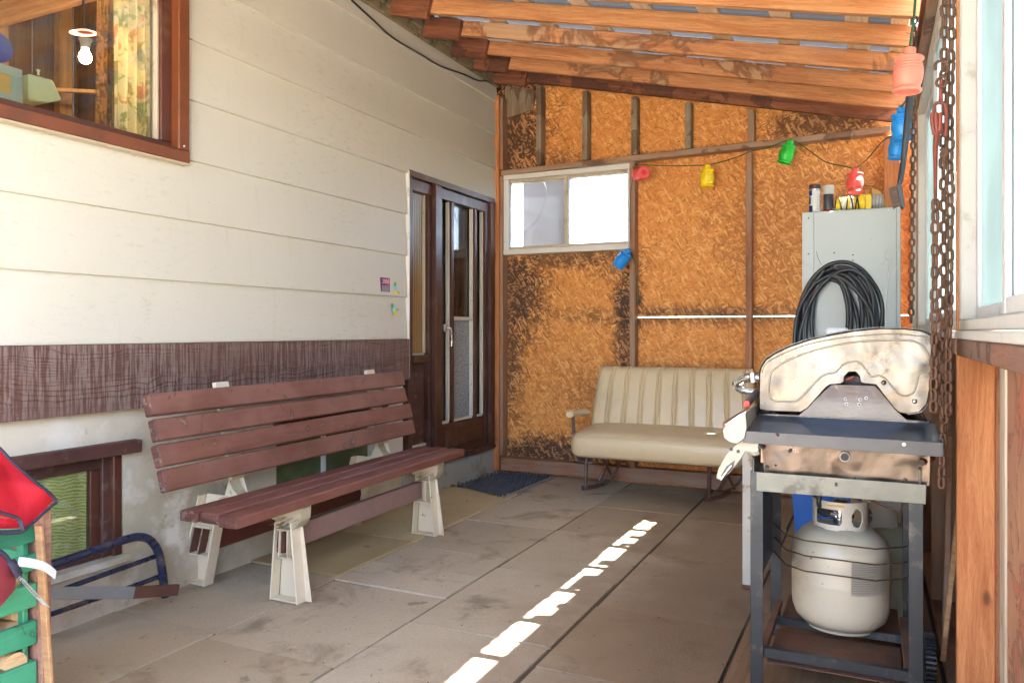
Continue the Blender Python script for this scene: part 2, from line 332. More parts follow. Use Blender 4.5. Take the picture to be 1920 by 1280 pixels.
M['panelmetal'] = paint('cream_control_panel', (.40, .38, .30), .45, metal=.1, var=.08, dirt=[((.4, .32, .2), 12, .62, .7, .6)])
def steel(name, c1, c2, c3, rough, dentscale, dent, brush=True, metal=1.0):
    k = N(name); v = k.coords('Object', rand=False)
    c = k.mix(k.step(k.noise(v, 3.4, 6, .65, .8), .36, .64), c1, c2)
    c = k.mix(k.math('MULTIPLY', k.step(k.noise(v, 5.5, 4, .6, 1.2), .50, .68), .75), c, c3)
    c = k.mix(k.math('MULTIPLY', k.step(k.noise(v, 16, 6, .75), .60, .72), .45), c, tuple(x * .35 for x in c2))
    st = k.noise(k.coords('Object', (5, 5, 300), rand=False), 1.6, 4, .75)
    if brush: c = k.mix(k.math('MULTIPLY', k.step(st, .5, .75), .35), c, tuple(x * .55 for x in c2))
    b = k.bump(k.noise(v, dentscale, 3, .5), dent, .03)
    if brush: b = k.bump(st, .25, .002, b)
    r = k.math('ADD', rough, k.math('MULTIPLY', k.noise(v, 6, 5, .6), .30))
    return k.done(k.bsdf(c, r, metal, b))
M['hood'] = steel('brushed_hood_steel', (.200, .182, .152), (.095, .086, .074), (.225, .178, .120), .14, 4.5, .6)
M['hoodskin'] = paint('hood_top_lit_steel', (.50, .49, .46), .35, metal=.6, var=.1, scale=6, bump=.1, dirt=[((.30, .24, .16), 8, .55, .7, .5)])  # paler than the hood steel: the top's brightness is put into the colour
M['bead'] = paint('pressed_bead_steel', (.34, .30, .23), .5, metal=.7, var=.1)
M['firebox'] = steel('dented_firebox_steel', (.17, .135, .11), (.085, .066, .052), (.24, .175, .135), .16, 5, .45, False)
M['backpanel'] = paint('black_enamel_back', (.016, .019, .030), .22, metal=.4, var=.3, scale=5, dirt=((.35, .32, .22), 7, .60, .72, .6), coat=.4)
M['roofmetal'] = paint('galvanised_sheet', (.118, .120, .126), .5, metal=.3, var=.12, scale=7, bump=.1)
M['lath'] = M['paleY']
M['cordg'] = paint('green_cord', (.03, .09, .03), .5)
M['cable'] = paint('black_cable', (.02, .017, .016), .5)
def plastic(name, col):
    k = N(name); v = k.coords('Object')
    c = k.mix(k.noise(v, 20, 3), tuple(x * .85 for x in col), tuple(min(1, x * 1.1) for x in col))
    return k.done(k.bsdf(c, .42, 0, k.bump(k.noise(v, 150, 2), .1, .002), **{'Subsurface Weight': .25, 'Subsurface Scale': .02, 'Subsurface Radius': (1, 1, 1)}))
M['l_salmon'] = plastic('salmon_plastic', (.85, .24, .16)); M['l_red'] = plastic('coral_plastic', (.80, .10, .085)); M['l_blue'] = plastic('blue_plastic', (.01, .27, .72))
M['l_yellow'] = plastic('yellow_lantern_plastic', (.90, .66, .01)); M['l_green'] = plastic('green_lantern_plastic', (.02, .52, .045)); M['l_dkred'] = plastic('red_inner_plastic', (.6, .03, .03))

def glass_clear(name, tint=(.9, .93, .92), rough=.02, refl=1.0, dirt=.08):
    k = N(name); fr = k.n('ShaderNodeFresnel'); fr.inputs[0].default_value = 1.5
    tr = k.n('ShaderNodeBsdfTransparent'); k.put(tr.inputs[0], tint)
    gl = k.n('ShaderNodeBsdfGlossy'); gl.inputs['Roughness'].default_value = rough
    mx = k.n('ShaderNodeMixShader'); k.l(k.math('MULTIPLY', fr.outputs[0], refl * .45, clamp=True), mx.inputs[0]); k.l(tr.outputs[0], mx.inputs[1]); k.l(gl.outputs[0], mx.inputs[2])
    df = k.n('ShaderNodeBsdfDiffuse'); df.inputs[0].default_value = (.5, .48, .42, 1)
    m2 = k.n('ShaderNodeMixShader'); k.l(k.math('MULTIPLY', k.step(k.noise(k.coords('World'), 3, 6, .7), .4, .75), dirt), m2.inputs[0]); k.l(mx.outputs[0], m2.inputs[1]); k.l(df.outputs[0], m2.inputs[2])
    return k.done(m2.outputs[0])
M['glass'] = glass_clear('window_glass')
M['glassdark'] = glass_clear('door_glass', (.55, .52, .48), .03, 1.4, .05)
def glass_frost(name, col, mixclear, rough=.25, strip=None):
    k = N(name); v = k.coords('World')
    tl = k.n('ShaderNodeBsdfTranslucent'); 
    c = k.mix(k.step(k.noise(v, 2.5, 5, .6), .35, .7), col, tuple(x * .86 for x in col)); k.l(c, tl.inputs[0])
    df = k.n('ShaderNodeBsdfDiffuse'); k.l(c, df.inputs[0])
    m0 = k.n('ShaderNodeMixShader'); m0.inputs[0].default_value = .18; k.l(tl.outputs[0], m0.inputs[1]); k.l(df.outputs[0], m0.inputs[2])
    rf = k.n('ShaderNodeBsdfRefraction'); rf.inputs['IOR'].default_value = 1.08; rf.inputs['Roughness'].default_value = rough; k.put(rf.inputs[0], col)
    m1 = k.n('ShaderNodeMixShader'); m1.inputs[0].default_value = mixclear; k.l(m0.outputs[0], m1.inputs[1]); k.l(rf.outputs[0], m1.inputs[2])
    gl = k.n('ShaderNodeBsdfGlossy'); gl.inputs['Roughness'].default_value = .12
    m2 = k.n('ShaderNodeMixShader'); m2.inputs[0].default_value = .05; k.l(m1.outputs[0], m2.inputs[1]); k.l(gl.outputs[0], m2.inputs[2])
    return k.done(m2.outputs[0])
M['frost'] = glass_frost('frosted_glass', (.78, .82, .88), .95, .11)
M['blueglass'] = glass_frost('milky_blue_glass', (.215, .25, .25), .03, .3)
M['milkglass'] = glass_frost('milky_white_glass', (.30, .33, .33), .05, .3)
def pebbled():
    k = N('pebbled_door_glass'); g = k.coords('World')
    h = k.noise(g, 110, 3, .6)
    c = k.mix(k.step(k.noise(g, 120, 2), .45, .6), (.16, .19, .215), (.36, .40, .43))
    return k.done(k.bsdf(c, .18, 0, k.bump(h, .8, .004)))
M['pebble'] = pebbled()
def reeded():
    k = N('reeded_sidelight_glass'); g = k.coords('World')
    s_ = k.n('ShaderNodeSeparateXYZ'); k.l(g, s_.inputs[0])
    wv = k.math('SINE', k.math('MULTIPLY', s_.outputs[1], 300))
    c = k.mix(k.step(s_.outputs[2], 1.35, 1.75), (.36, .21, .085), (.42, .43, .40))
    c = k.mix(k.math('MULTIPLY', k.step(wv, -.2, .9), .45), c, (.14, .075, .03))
    return k.done(k.bsdf(c, .15, 0, k.bump(wv, .5, .004)))
M['reed'] = reeded()
def curtainy(name, base, cols, sc):
    k = N(name); g = k.coords('World', (1, 1, 1))
    c = base
    for i, (cc, lo) in enumerate(cols):
        n_ = k.noise(k.coords('World', (1, 1, .8)), sc * (1 + .35 * i), 3, .55, 1.2)
        c = k.mix(k.step(k.math('ADD', n_, 0), lo, lo + .05), c, cc)
    tl = k.n('ShaderNodeBsdfTranslucent'); k.l(c, tl.inputs[0]); ms = k.n('ShaderNodeMixShader'); ms.inputs[0].default_value = .5
    k.l(k.bsdf(c, .85), ms.inputs[1]); k.l(tl.outputs[0], ms.inputs[2]); return k.done(ms.outputs[0])
M['floral'] = curtainy('bold_floral_cloth', (.42, .20, .09), [((.20, .10, .03), .50), ((.48, .24, .06), .56), ((.20, .24, .06), .61), ((.07, .04, .015), .65)], 26)
M['lining'] = curtainy('faded_floral_cloth', (.76, .71, .48), [((.40, .43, .19), .52), ((.66, .38, .24), .58)], 15)
M['roomwall'] = wood('brown_room_boards', (.19, .085, .035), (.085, .032, .013), axis='Z', grain=1)
M['roomstud'] = wood('room_stud', (.55, .30, .12), (.34, .16, .055), axis='Z')
M['cardboard'] = paint('cardboard', (.62, .38, .12), .8)
M['tape'] = paint('silver_tape', (.36, .42, .38), .5)
M['paleplastic'] = paint('pale_green_plastic', (.55, .60, .38), .45)
M['bluedisc'] = paint('royal_blue_plastic', (.01, .05, .45), .4)
def greencurtain():
    k = N('loose_weave_green_cloth'); g = k.coords('World')
    s_ = k.n('ShaderNodeSeparateXYZ'); k.l(g, s_.inputs[0])
    ph = k.math('ADD', k.math('MULTIPLY', s_.outputs[2], 520), k.math('MULTIPLY', k.noise(g, 9, 3), 26))
    wv = k.math('SINE', k.math('ADD', ph, k.math('MULTIPLY', s_.outputs[1], 90)))
    c = k.mix(k.step(wv, -.1, .6), (.42, .45, .10), (.72, .74, .30))
    c = k.mix(k.step(k.noise(k.coords('World', (1, .3, 1)), 90, 3), .54, .66), c, (.68, .68, .42))
    return k.done(k.bsdf(c, .8, 0, k.bump(wv, .4, .003)))
M['greencurtain'] = greencurtain()
M['greenglass'] = paint('dark_green_basement_glass', (.085, .12, .055), .22, var=.25, scale=2, kind='World', dirt=((.19, .22, .12), 2.5, .5, .7, .6))
def emis(name, col, st):
    k = N(name); e = k.n('ShaderNodeEmission'); k.put(e.inputs[0], col); e.inputs[1].default_value = st; return k.done(e.outputs[0])
M['bulb'] = emis('lit_bulb_glass', (1, .76, .48), 75)
M['leaf'] = paint('dry_leaf', (.28, .14, .045), .8, var=.5, scale=30)
M['crumb'] = paint('dark_crumbs', (.05, .035, .02), .9, var=.5, scale=60)
M['wire'] = paint('brown_wire', (.11, .08, .05), .5, metal=.5)
M['whitestring'] = paint('white_string', (.75, .74, .72), .8)
M['canblue'] = paint('blue_print', (.012, .09, .35), .35); M['canwhite'] = paint('white_can', (.72, .72, .72), .3); M['canred'] = paint('red_print', (.6, .03, .03), .4)
M['candark'] = paint('dark_can', (.04, .045, .055), .35); M['cangrey'] = paint('grey_cap', (.52, .51, .48), .5)
M['stickpurple'] = paint('purple_sticker', (.13, .025, .08), .45); M['stickgrey'] = paint('grey_sticker', (.22, .21, .25), .5); M['stickred'] = paint('crimson_sticker', (.42, .03, .09), .45); M['stickpink'] = paint('pink_print', (.92, .62, .72), .5)
M['stickgreen'] = paint('green_sticker', (.12, .38, .10), .45); M['sticksky'] = paint('sky_sticker', (.22, .62, .78), .45); M['stickyel'] = paint('yellow_sticker', (.75, .55, .04), .45)
M['brush'] = paint('black_brush_handle', (.028, .030, .036), .4); M['bristle'] = paint('wire_bristle', (.10, .07, .05), .6, metal=.2)
M['stucco'] = paint('neighbour_wall_paint', (.72, .72, .68), .8, kind='World')
M['hedge'] = paint('hedge_leaves', (.06, .13, .03), .7, var=.5, scale=6, kind='World')

# ------------------------------------------------------------------ object helpers
W = {}
def _link(o, world, parent):
    C.objects.link(o)
    if parent is not None:
        o.parent = parent; o.matrix_basis = W[parent.name].inverted() @ world
    else: o.matrix_basis = world
    W[o.name] = world.copy()
    return o
def thing(name, loc, label, cat, group=None, kind=None, rotz=0):
    o = bpy.data.objects.new(name, None); o.empty_display_size = .1
    _link(o, Matrix.Translation(loc) @ Matrix.Rotation(rotz, 4, 'Z'), None)
    tag(o, label, cat, group, kind); return o
def tag(o, label=None, cat=None, group=None, kind=None):
    if label: o['label'] = label
    if cat: o['category'] = cat
    if group: o['group'] = group
    if kind: o['kind'] = kind
    return o
def mesh(name, bm, mat, parent=None, world=None, smooth=True, angle=35):
    me = bpy.data.meshes.new(name); bmesh.ops.recalc_face_normals(bm, faces=bm.faces); bm.to_mesh(me); bm.free()
    if smooth:
        me.shade_smooth(); me.set_sharp_from_angle(angle=R(angle))
    for m_ in (mat if isinstance(mat, (list, tuple)) else [mat]): me.materials.append(m_)
    return _link(bpy.data.objects.new(name, me), world or Matrix.Identity(4), parent)
def share(name, me, parent, world):
    return _link(bpy.data.objects.new(name, me), world, parent)
def bm_box(sx, sy, sz, bev=.002, bm=None, mtx=None):
    b = bm or bmesh.new()
    r = bmesh.ops.create_cube(b, size=1, matrix=(mtx or Matrix.Identity(4)) @ Matrix.Diagonal((sx, sy, sz, 1)))
    if bev > 0:
        es = list({e for v in r['verts'] for e in v.link_edges})
        bmesh.ops.bevel(b, geom=es, offset=min(bev, .45 * min(sx, sy, sz)), segments=1, affect='EDGES', profile=.5)
    return b
def box(name, lo, hi, mat, parent=None, bev=.002, rot=None):
    lo = Vector(lo); hi = Vector(hi); c = (lo + hi) / 2; d = hi - lo
    wm = Matrix.Translation(c)
    if rot: wm = wm @ Euler(rot).to_matrix().to_4x4()
    return mesh(name, bm_box(abs(d.x), abs(d.y), abs(d.z), bev), mat, parent, wm, smooth=False)
def bar(name, p, q, wdt, hgt, mat, parent=None, up=(0, 0, 1), bev=.002, ext=0):
    """box beam from p to q; its local X runs along it, Z as near up as can be"""
    p = Vector(p); q = Vector(q); x = (q - p).normalized(); u = Vector(up); y = u.cross(x).normalized(); z = x.cross(y)
    m3 = Matrix((x, y, z)).transposed().to_4x4()
    return mesh(name, bm_box((q - p).length + ext, wdt, hgt, bev), mat, parent, Matrix.Translation((p + q) / 2) @ m3, smooth=False)
def spline(pts, n=6, closed=False):
    P = [Vector(p) for p in pts]; out = []; L = len(P)
    rng = range(L if closed else L - 1)
    for i in rng:
        a = P[(i - 1) % L] if (closed or i > 0) else P[0]; b = P[i]; c = P[(i + 1) % L]; d = P[(i + 2) % L] if (closed or i + 2 < L) else P[-1]
        for j in range(n):
            t = j / n; out.append(.5 * ((2 * b) + (c - a) * t + (2 * a - 5 * b + 4 * c - d) * t * t + (3 * b - a - 3 * c + d) * t ** 3))
    if not closed: out.append(P[-1])
    return out
def bm_tube(pts, r, seg=8, closed=False, bm=None, caps=True, flat=1.0):
    bm = bm or bmesh.new(); P = [Vector(p) for p in pts]; n = len(P); rings = []
    t0 = (P[1] - P[0]).normalized(); ref = Vector((0, 0, 1)) if abs(t0.z) < .9 else Vector((1, 0, 0)); nrm = t0.cross(ref).normalized()
    for i in range(n):
        if closed: t = (P[(i + 1) % n] - P[i - 1]).normalized()
        else: t = (P[min(i + 1, n - 1)] - P[max(i - 1, 0)]).normalized()
        nrm = (nrm - t * nrm.dot(t)).normalized(); bn = t.cross(nrm)
        rr = r(i / (n - 1)) if callable(r) else r
        rings.append([bm.verts.new(P[i] + (nrm * math.cos(a) + bn * math.sin(a) * flat) * rr) for a in [2 * math.pi * k / seg for k in range(seg)]])
    for i in range(n if closed else n - 1):
        A, B = rings[i], rings[(i + 1) % n]
        for k in range(seg): bm.faces.new((A[k], A[(k + 1) % seg], B[(k + 1) % seg], B[k]))
    if caps and not closed:
        bm.faces.new(rings[0][::-1]); bm.faces.new(rings[-1])
    return bm
def tube(name, pts, r, mat, parent=None, seg=8, closed=False, smooth_n=0, flat=1.0):
    if smooth_n: pts = spline(pts, smooth_n, closed)
    o = Vector(pts[0]); pts = [Vector(p) - o for p in pts]
    return mesh(name, bm_tube(pts, r, seg, closed, flat=flat), mat, parent, Matrix.Translation(o), angle=50)
def bm_lathe(prof, seg=24, bm=None, mtx=None):
    bm = bm or bmesh.new(); rings = []
    for (r, z) in prof:
        if r < 1e-5: rings.append([bm.verts.new((0, 0, z))])
        else: rings.append([bm.verts.new((r * math.cos(2 * math.pi * k / seg), r * math.sin(2 * math.pi * k / seg), z)) for k in range(seg)])
    nv = [v for rg in rings for v in rg]
    for A, B in zip(rings[:-1], rings[1:]):
        for k in range(seg):
            if len(A) == 1 and len(B) == 1: continue
            if len(A) == 1: bm.faces.new((A[0], B[(k + 1) % seg], B[k]))
            elif len(B) == 1: bm.faces.new((A[k], A[(k + 1) % seg], B[0]))
            else: bm.faces.new((A[k], A[(k + 1) % seg], B[(k + 1) % seg], B[k]))
    if mtx: bmesh.ops.transform(bm, matrix=mtx, verts=nv)
    return bm
def lathe(name, prof, loc, mat, parent=None, seg=24, rot=None, scale=1, angle=35):
    wm = Matrix.Translation(loc)
    if rot is not None: wm = wm @ (rot.to_4x4() if isinstance(rot, Matrix) else Euler(rot).to_matrix().to_4x4())
    return mesh(name, bm_lathe([(r * scale, z * scale) for r, z in prof], seg), mat, parent, wm, angle=angle)
def prism(name, pts, vec, mat, parent=None, bev=0, center=None):
    """solid from a planar outline (3D points) pushed along vec"""
    pts = [Vector(p) for p in pts]; o = sum(pts, Vector()) / len(pts); bm = bmesh.new()
    vs = [bm.verts.new(p - o) for p in pts]; f = bm.faces.new(vs)
    r = bmesh.ops.extrude_face_region(bm, geom=[f]); nv = [g for g in r['geom'] if isinstance(g, bmesh.types.BMVert)]
    bmesh.ops.translate(bm, vec=Vector(vec), verts=nv)
    if bev: bmesh.ops.bevel(bm, geom=list(bm.edges), offset=bev, segments=1, affect='EDGES')
    bmesh.ops.triangulate(bm, faces=[f for f in bm.faces if len(f.verts) > 4])
    return mesh(name, bm, mat, parent, Matrix.Translation(o), smooth=False)
def sheet(name, quad, mat, parent=None):
    bm = bmesh.new(); pts = [Vector(p) for p in quad]; o = sum(pts, Vector()) / 4
    bm.faces.new([bm.verts.new(p - o) for p in pts]); return mesh(name, bm, mat, parent, Matrix.Translation(o), smooth=False)
rnd = random.uniform

# ================================================================== SETTING
def ground(name, x0, x1, y0, y1, z, mat):
    o = sheet(name, [(x0, y0, z), (x1, y0, z), (x1, y1, z), (x0, y1, z)], mat); o['kind'] = 'structure'; return o
ground('ground', -120, 120, -120, 120, -.060, M['soil'])
ground('bounce_slab', -6, 9, -14, .2, -.050, M['bounce'])  # added pale slab, out of view, bouncing sunlight into the lean-to
patio = ground('patio', -2.70, .29, .2, 5.38, -.0075, M['joint'])
cols = [(-2.69, -2.155, [.2, .85, 1.45, 2.05, 2.755, 3.37, 4.0, 4.65, 5.38], 'paverY'),
        (-2.15, -1.585, [.2, .80, 1.40, 2.002, 2.718, 3.016, 3.32, 3.918, 4.52, 5.38], 'paver'),
        (-1.577, -1.012, [.2, .6, 1.2, 1.82, 2.442, 3.19, 3.919, 4.55, 5.117, 5.38], 'paver'),
        (-1.0, -.438, [.2, .45, 1.06, 1.67, 2.29, 2.894, 3.685, 4.46, 5.03, 5.38], 'paver'),
        (-.428, .19, [.2, .7, 1.3, 1.9, 2.5, 3.1, 3.72, 4.33, 4.95, 5.38], 'paver')]
for ci, (x0, x1, ys, mt) in enumerate(cols):
    for a, b in zip(ys[:-1], ys[1:]):
        m_ = mt
        if ci == 0 and (b < 2.8 or b > 5.3): m_ = 'paver'
        g = (.0026 if ci < 2 else .0032) + (.002 if rnd(0, 1) < .3 else 0)
        o = box('paver', (x0 + rnd(0, .003), a + g, -.045), (x1 - rnd(0, .004), b - g, 0), M[m_], patio, bev=.0009)
        dz = rnd(-.004, .001) + (.006 if m_ == 'paverY' else 0)
        if m_ == 'paverY': dz += .002
        mt_ = W[o.name] @ Euler((rnd(-.006, .006), rnd(-.005, .005), rnd(-.006, .006))).to_matrix().to_4x4()
        mt_.translation.z += dz; o.matrix_basis = W[patio.name].inverted() @ mt_; W[o.name] = mt_

fe = thing('reflection_fence', (1, -8.5, 0), 'unseen brown board fence added behind the viewpoint for reflections', 'fence')  # added out of view so the hood steel has a band to reflect
for i in range(60):
    x = -7 + i * .25; box('reflection_board', (x, -8.52, 0), (x + .235, -8.50, 1.75 + rnd(-.02, .02)), M['studZ'], fe, .002)
# ------------------------------------------------------------------ house wall
XW = -2.63
house = thing('house_wall', (XW, 2.5, 0), 'house side wall of cream lap boards with a brown embossed skirt board', 'house wall')
def core(y0, y1, z0, z1): box('wall_core', (-2.90, y0, z0), (-2.742, y1, z1), M['stucco'], house, 0)
core(-1.2, 8, -.1, 1.80); core(-1.2, 8, 2.92, 3.7); core(-1.2, .55, 1.80, 2.92); core(2.52, 8, 1.80, 2.92)
box('wall_core', (-5.2, 5.5, -.1), (-2.901, 8, 3.7), M['stucco'], house, 0)
def lap(z, y0, y1, h=.2575):
    a = Vector((XW, y0, z)); pts = [a, Vector((XW - .018, y0, z + h + .012)), Vector((XW - .108, y0, z + h + .012)), Vector((XW - .108, y0, z))]
    prism('siding_board', pts, (0, y1 - y0, 0), M['siding'], house, .0012)
zs = [1.040 + .2585 * i for i in range(8)]
for i, z in enumerate(zs):
    h = .2585 if i < 7 else .30
    if z < 1.7: lap(z, -1.2, 4.045, h)
    elif z < 2.0: lap(z, 2.322, 4.045, h); lap(z, -1.2, .57, h); lap(z, .57, 2.322, .02) if False else None
    elif z < 2.80: lap(z, 2.322, 5.298, h); lap(z, -1.2, .57, h)
    else: lap(z, -1.2, 5.298, h)
lap(zs[2] + .2585, .57, 2.322, .022)
# brown skirt board
bm = bm_box(.118, 5.25, .254, .0015)
o = mesh('skirt_board', bm, M['skirt'], house, Matrix.Translation((-2.678, 1.425, .912)), smooth=False); o['label'] = 'dark brown wood-grain embossed skirt board'
# foundation skin with basement window openings
fz1 = .787; Y1a, Y1b, zb, zt = .98, 2.075, .215, .645; Y2a, Y2b = 2.93, 3.78
FX0, FX1 = -2.741, -2.672
def fnd(y0, y1, z0, z1): box('foundation_wall', (FX0, y0, z0), (FX1, y1, z1), M['foundation'], house, 0)
fnd(-1.2, Y1a, -.05, fz1); fnd(Y1a, Y1b, -.05, zb); fnd(Y1a, Y1b, zt, fz1); fnd(Y1b, Y2a, -.05, fz1); fnd(Y2a, Y2b, zt, fz1); fnd(Y2a, Y2b, -.05, zb); fnd(Y2b, 4.04, -.05, fz1)
o = box('door_step', (-2.741, 4.04, -.05), (-2.655, 5.40, .195), M['step'], house, .004)
box('corner_board', (-2.668, 3.82, .25), (-2.648, 4.02, .783), M['whitewin'], house, .002)
# white caulk strip where siding meets the door frame
box('corner_strip', (-2.675, 4.047, .80), (-2.622, 4.058, 2.085), M['whitewin'], house, .001)

# ---- upper window
win = box('window', (-2.735, .55, 2.86), (-2.612, 2.345, 2.915), M['brownwin'], house, .003); win['label'] = 'dark brown framed house window with a curtain and a lit bulb behind it'
box('frame', (-2.735, .55, 1.792), (-2.606, 2.345, 1.842), M['brownwin'], win, .004)
box('frame', (-2.735, 2.288, 1.842), (-2.608, 2.345, 2.86), M['brownwin'], win, .004)
box('frame', (-2.735, .55, 1.842), (-2.608, .60, 2.86), M['brownwin'], win, .004)
box('sash', (-2.720, .60, 1.8425), (-2.650, 2.287, 1.872), M['brownsash'], win, .003)
box('sash', (-2.720, 2.235, 1.8725), (-2.650, 2.287, 2.859), M['brownsash'], win, .003)
box('bead', (-2.690, 2.223, 1.873), (-2.662, 2.2345, 2.859), M['creamwin'], win, .002)
box('drip_edge', (-2.700, .552, 1.784), (-2.602, 2.347, 1.7915), M['creamwin'], win, .002)
box('pane', (-2.688, .60, 1.866), (-2.682, 2.240, 2.859), M['glass'], win, 0)
for yy, zz in ((2.315, 1.86), (2.315, 2.6)):
    lathe('screw', [(0, .002), (.004, .002), (.005, 0)], (-2.608, yy, zz), M['chrome'], win, 10, rot=(0, R(90), 0))

# ---- room behind the window
room = thing('room_interior', (-3.6, 1.8, 1.2), 'timber lined room seen through the house window', 'room', kind='structure')
box('floor', (-5.2, -.2, 1.15), (-2.91, 3.9, 1.2), M['roomwall'], room, 0)
for i in range(16):
    y0 = -.2 + i * .26
    if y0 < 3.85: box('wall_board', (-4.56, y0, 1.2), (-4.54 + rnd(0, .006), y0 + .252, 3.5), M['roomwall'], room, .003)
for i in range(8): box('wall_board', (-4.54 + i * .205, 3.20, 1.2), (-4.54 + i * .205 + .198, 3.225 + rnd(0, .005), 3.5), M['roomwall'], room, .003)
box('wall_board', (-4.6, -.25, 1.2), (-2.91, -.2, 3.5), M['roomwall'], room, 0)
box('ceiling', (-5.2, -.25, 3.3), (-2.91, 3.9, 3.34), M['roomwall'], room, 0)
box('room_stud', (-4.50, 2.62, 1.2), (-4.41, 2.70, 3.3), M['roomstud'], room, .003)
box('room_stud', (-4.50, 3.02, 1.2), (-4.44, 3.10, 3.3), M['roomstud'], room, .003)
bar('room_rafter', (-4.5, 2.5, 2.75), (-3.0, 3.1, 3.15), .04, .12, M['rafterX'], room)
bar('room_rafter', (-4.5, 1.4, 2.9), (-3.0, 2.6, 3.15), .04, .12, M['rafterX'], room)
bar('room_shelf', (-4.3, 2.62, 2.42), (-3.5, 3.18, 2.42), .03, .02, M['roomstud'], room)
box('paper', (-4.50, 1.62, 2.95), (-4.49, 2.12, 3.25), M['whitewin'], room, .001)
# bulb holder and lit bulb
lf = thing('ceiling_light', (-3.3, 2.37, 2.32), 'bare lit bulb on a round shade in the room behind the house window', 'light bulb')
bp = onX(160, 108, -3.3)
lathe('bulb', [(0, -.028), (.012, -.026), (.022, -.017), (.027, -.002), (.024, .012), (.016, .026), (.012, .036), (.012, .042)], bp, M['bulb'], lf, 20)
lathe('shade', [(.0, .012), (.02, .01), (.055, -.002), (.058, -.006), (.02, .002), (0, .004)], bp + Vector((0, -.01, .115)), M['l_salmon'], lf, 24, rot=(R(8), 0, 0))
lathe('holder', [(.018, 0), (.024, .03), (.03, .045), (0, .05)], bp + Vector((0, 0, .040)), M['black'], lf, 16)
tube('stem', [bp + Vector((0, -.01, .12)), bp + Vector((0, -.01, .95))], .006, M['black'], lf)
# curtain: a bold floral edge and a faded pleated part
cur = thing('curtain', (-2.86, 2.2, 1.4), 'faded floral curtain gathered at the right of the house window', 'curtain')
def pleats(name, y0, y1, z0, z1, amp, freq, mat, lean=0.0, xc=-2.86, n=90):
    bm = bmesh.new(); rows = []
    for j in range(9):
        t = j / 8; z = z0 + (z1 - z0) * t; row = []
        for i in range(n + 1):
            s = i / n; y = y0 + (y1 - y0) * s + lean * (1 - t) * (1 - s)
            x = xc + amp * math.sin(s * freq * 6.283 + 1.3 * math.sin(t * 2.4 + s * 5)) * (1 - .25 * t) + .006 * math.sin(s * 31 + t * 5)
            row.append(bm.verts.new((x, y, z)))
        rows.append(row)
    for A, B in zip(rows[:-1], rows[1:]):
        for i in range(n): bm.faces.new((A[i], A[i + 1], B[i + 1], B[i]))
    r = bmesh.ops.solidify(bm, geom=bm.faces[:], thickness=.002)
    return mesh(name, bm, mat, cur, angle=80)
pleats('floral_edge', 2.105, 2.165, 1.3, 3.2, .006, .6, M['floral'], -.045, -2.845)
pleats('pleated_cloth', 2.168, 2.352, 1.3, 3.2, .026, 5.2, M['lining'], -.05, -2.87)
# taped carton, pale plastic dish and blue disc behind the pane
cb = box('cardboard_box', (-3.15, 1.30, 1.76), (-2.93, 1.838, 2.075), M['cardboard'], None, .004); tag(cb, 'taped cardboard carton standing inside the house window', 'box')
box('tape_band', (-3.152, 1.298, 1.905), (-2.928, 1.8395, 1.975), M['tape'], cb, .001)
box('tape_band', (-3.155, 1.296, 2.045), (-2.926, 1.8415, 2.079), M['tape'], cb, .001)
box('tape_band', (-2.9305, 1.800, 1.765), (-2.9255, 1.8425, 2.044), M['tape'], cb, .001)
pd = prism('plastic_cover', [onX(54, 138, -2.97), onX(100, 150, -2.97), onX(113, 178, -2.97), onX(117, 188, -2.97), onX(93, 193, -2.97), onX(55, 188, -2.97)], (-.12, 0, 0), M['paleplastic'], None, .006); tag(pd, 'pale green plastic cover beside the taped carton in the window', 'plastic cover')
lathe('knob', [(0, .02), (.008, .02), (.004, .012), (.004, 0)], onX(72, 141, -3.0), M['paleplastic'], pd, 12)
bd = lathe('plastic_disc', [(0, 0), (.06, 0), (.06, .01), (0, .014)], onX(-6, 90, -3.25), M['bluedisc'], None, 28, rot=(0, R(90), 0)); tag(bd, 'royal blue plastic disc leaning above the carton in the window', 'disc')

# ---- basement windows
def bwin(ya, yb, label, first):
    b = box('window', (-2.740, ya - .02, zt - .035), (-2.628, yb + .055, zt + .015), M['browndusty'], house, .004); b['label'] = label
    if not first: return b
    return b
b1 = bwin(Y1a, Y1b, 'basement window with loose green cloth behind its pane', True)
box('frame', (-2.738, Y1b - .075, zb), (-2.690, Y1b, zt - .036), M['browndusty'], b1, .004)
box('frame', (-2.732, Y1b - .040, zb), (-2.672, Y1b - .002, zt - .037), M['brownsash'], b1, .004)
box('frame', (-2.738, Y1a, zt - .085), (-2.696, Y1b - .076, zt - .036), M['browndusty'], b1, .003)
box('frame', (-2.738, Y1a, zb), (-2.696, Y1b - .076, zb + .04), M['browndusty'], b1, .003)
box('frame', (-2.734, Y1b - .115, zb + .041), (-2.704, Y1b - .077, zt - .086), M['brownsash'], b1, .003)
box('sill', (-2.740, Y1a, zb - .03), (-2.640, Y1b + .02, zb - .001), M['foundation'], b1, .006)
bm = bmesh.new(); rows = []
for j in range(2):
    row = []
    for i in range(60):
        y = Y1a + (Y1b - .118 - Y1a) * i / 59
        row.append(bm.verts.new((-2.722 + .004 * math.sin(y * 38) + .003 * math.sin(y * 90 + j), y, (zb + .03, zt - .08)[j])))
    rows.append(row)
for i in range(59): bm.faces.new((rows[0][i], rows[0][i + 1], rows[1][i + 1], rows[1][i]))
mesh('curtain', bm, M['greencurtain'], b1, angle=80)
box('pane', (-2.712, Y1a, zb + .035), (-2.709, Y1b - .114, zt - .08), M['glass'], b1, 0)
b2 = bwin(Y2a, Y2b, 'dark green basement window half hidden behind the bench', False)
box('pane', (-2.730, Y2a, zb), (-2.722, Y2b, zt - .036), M['greenglass'], b2, 0)
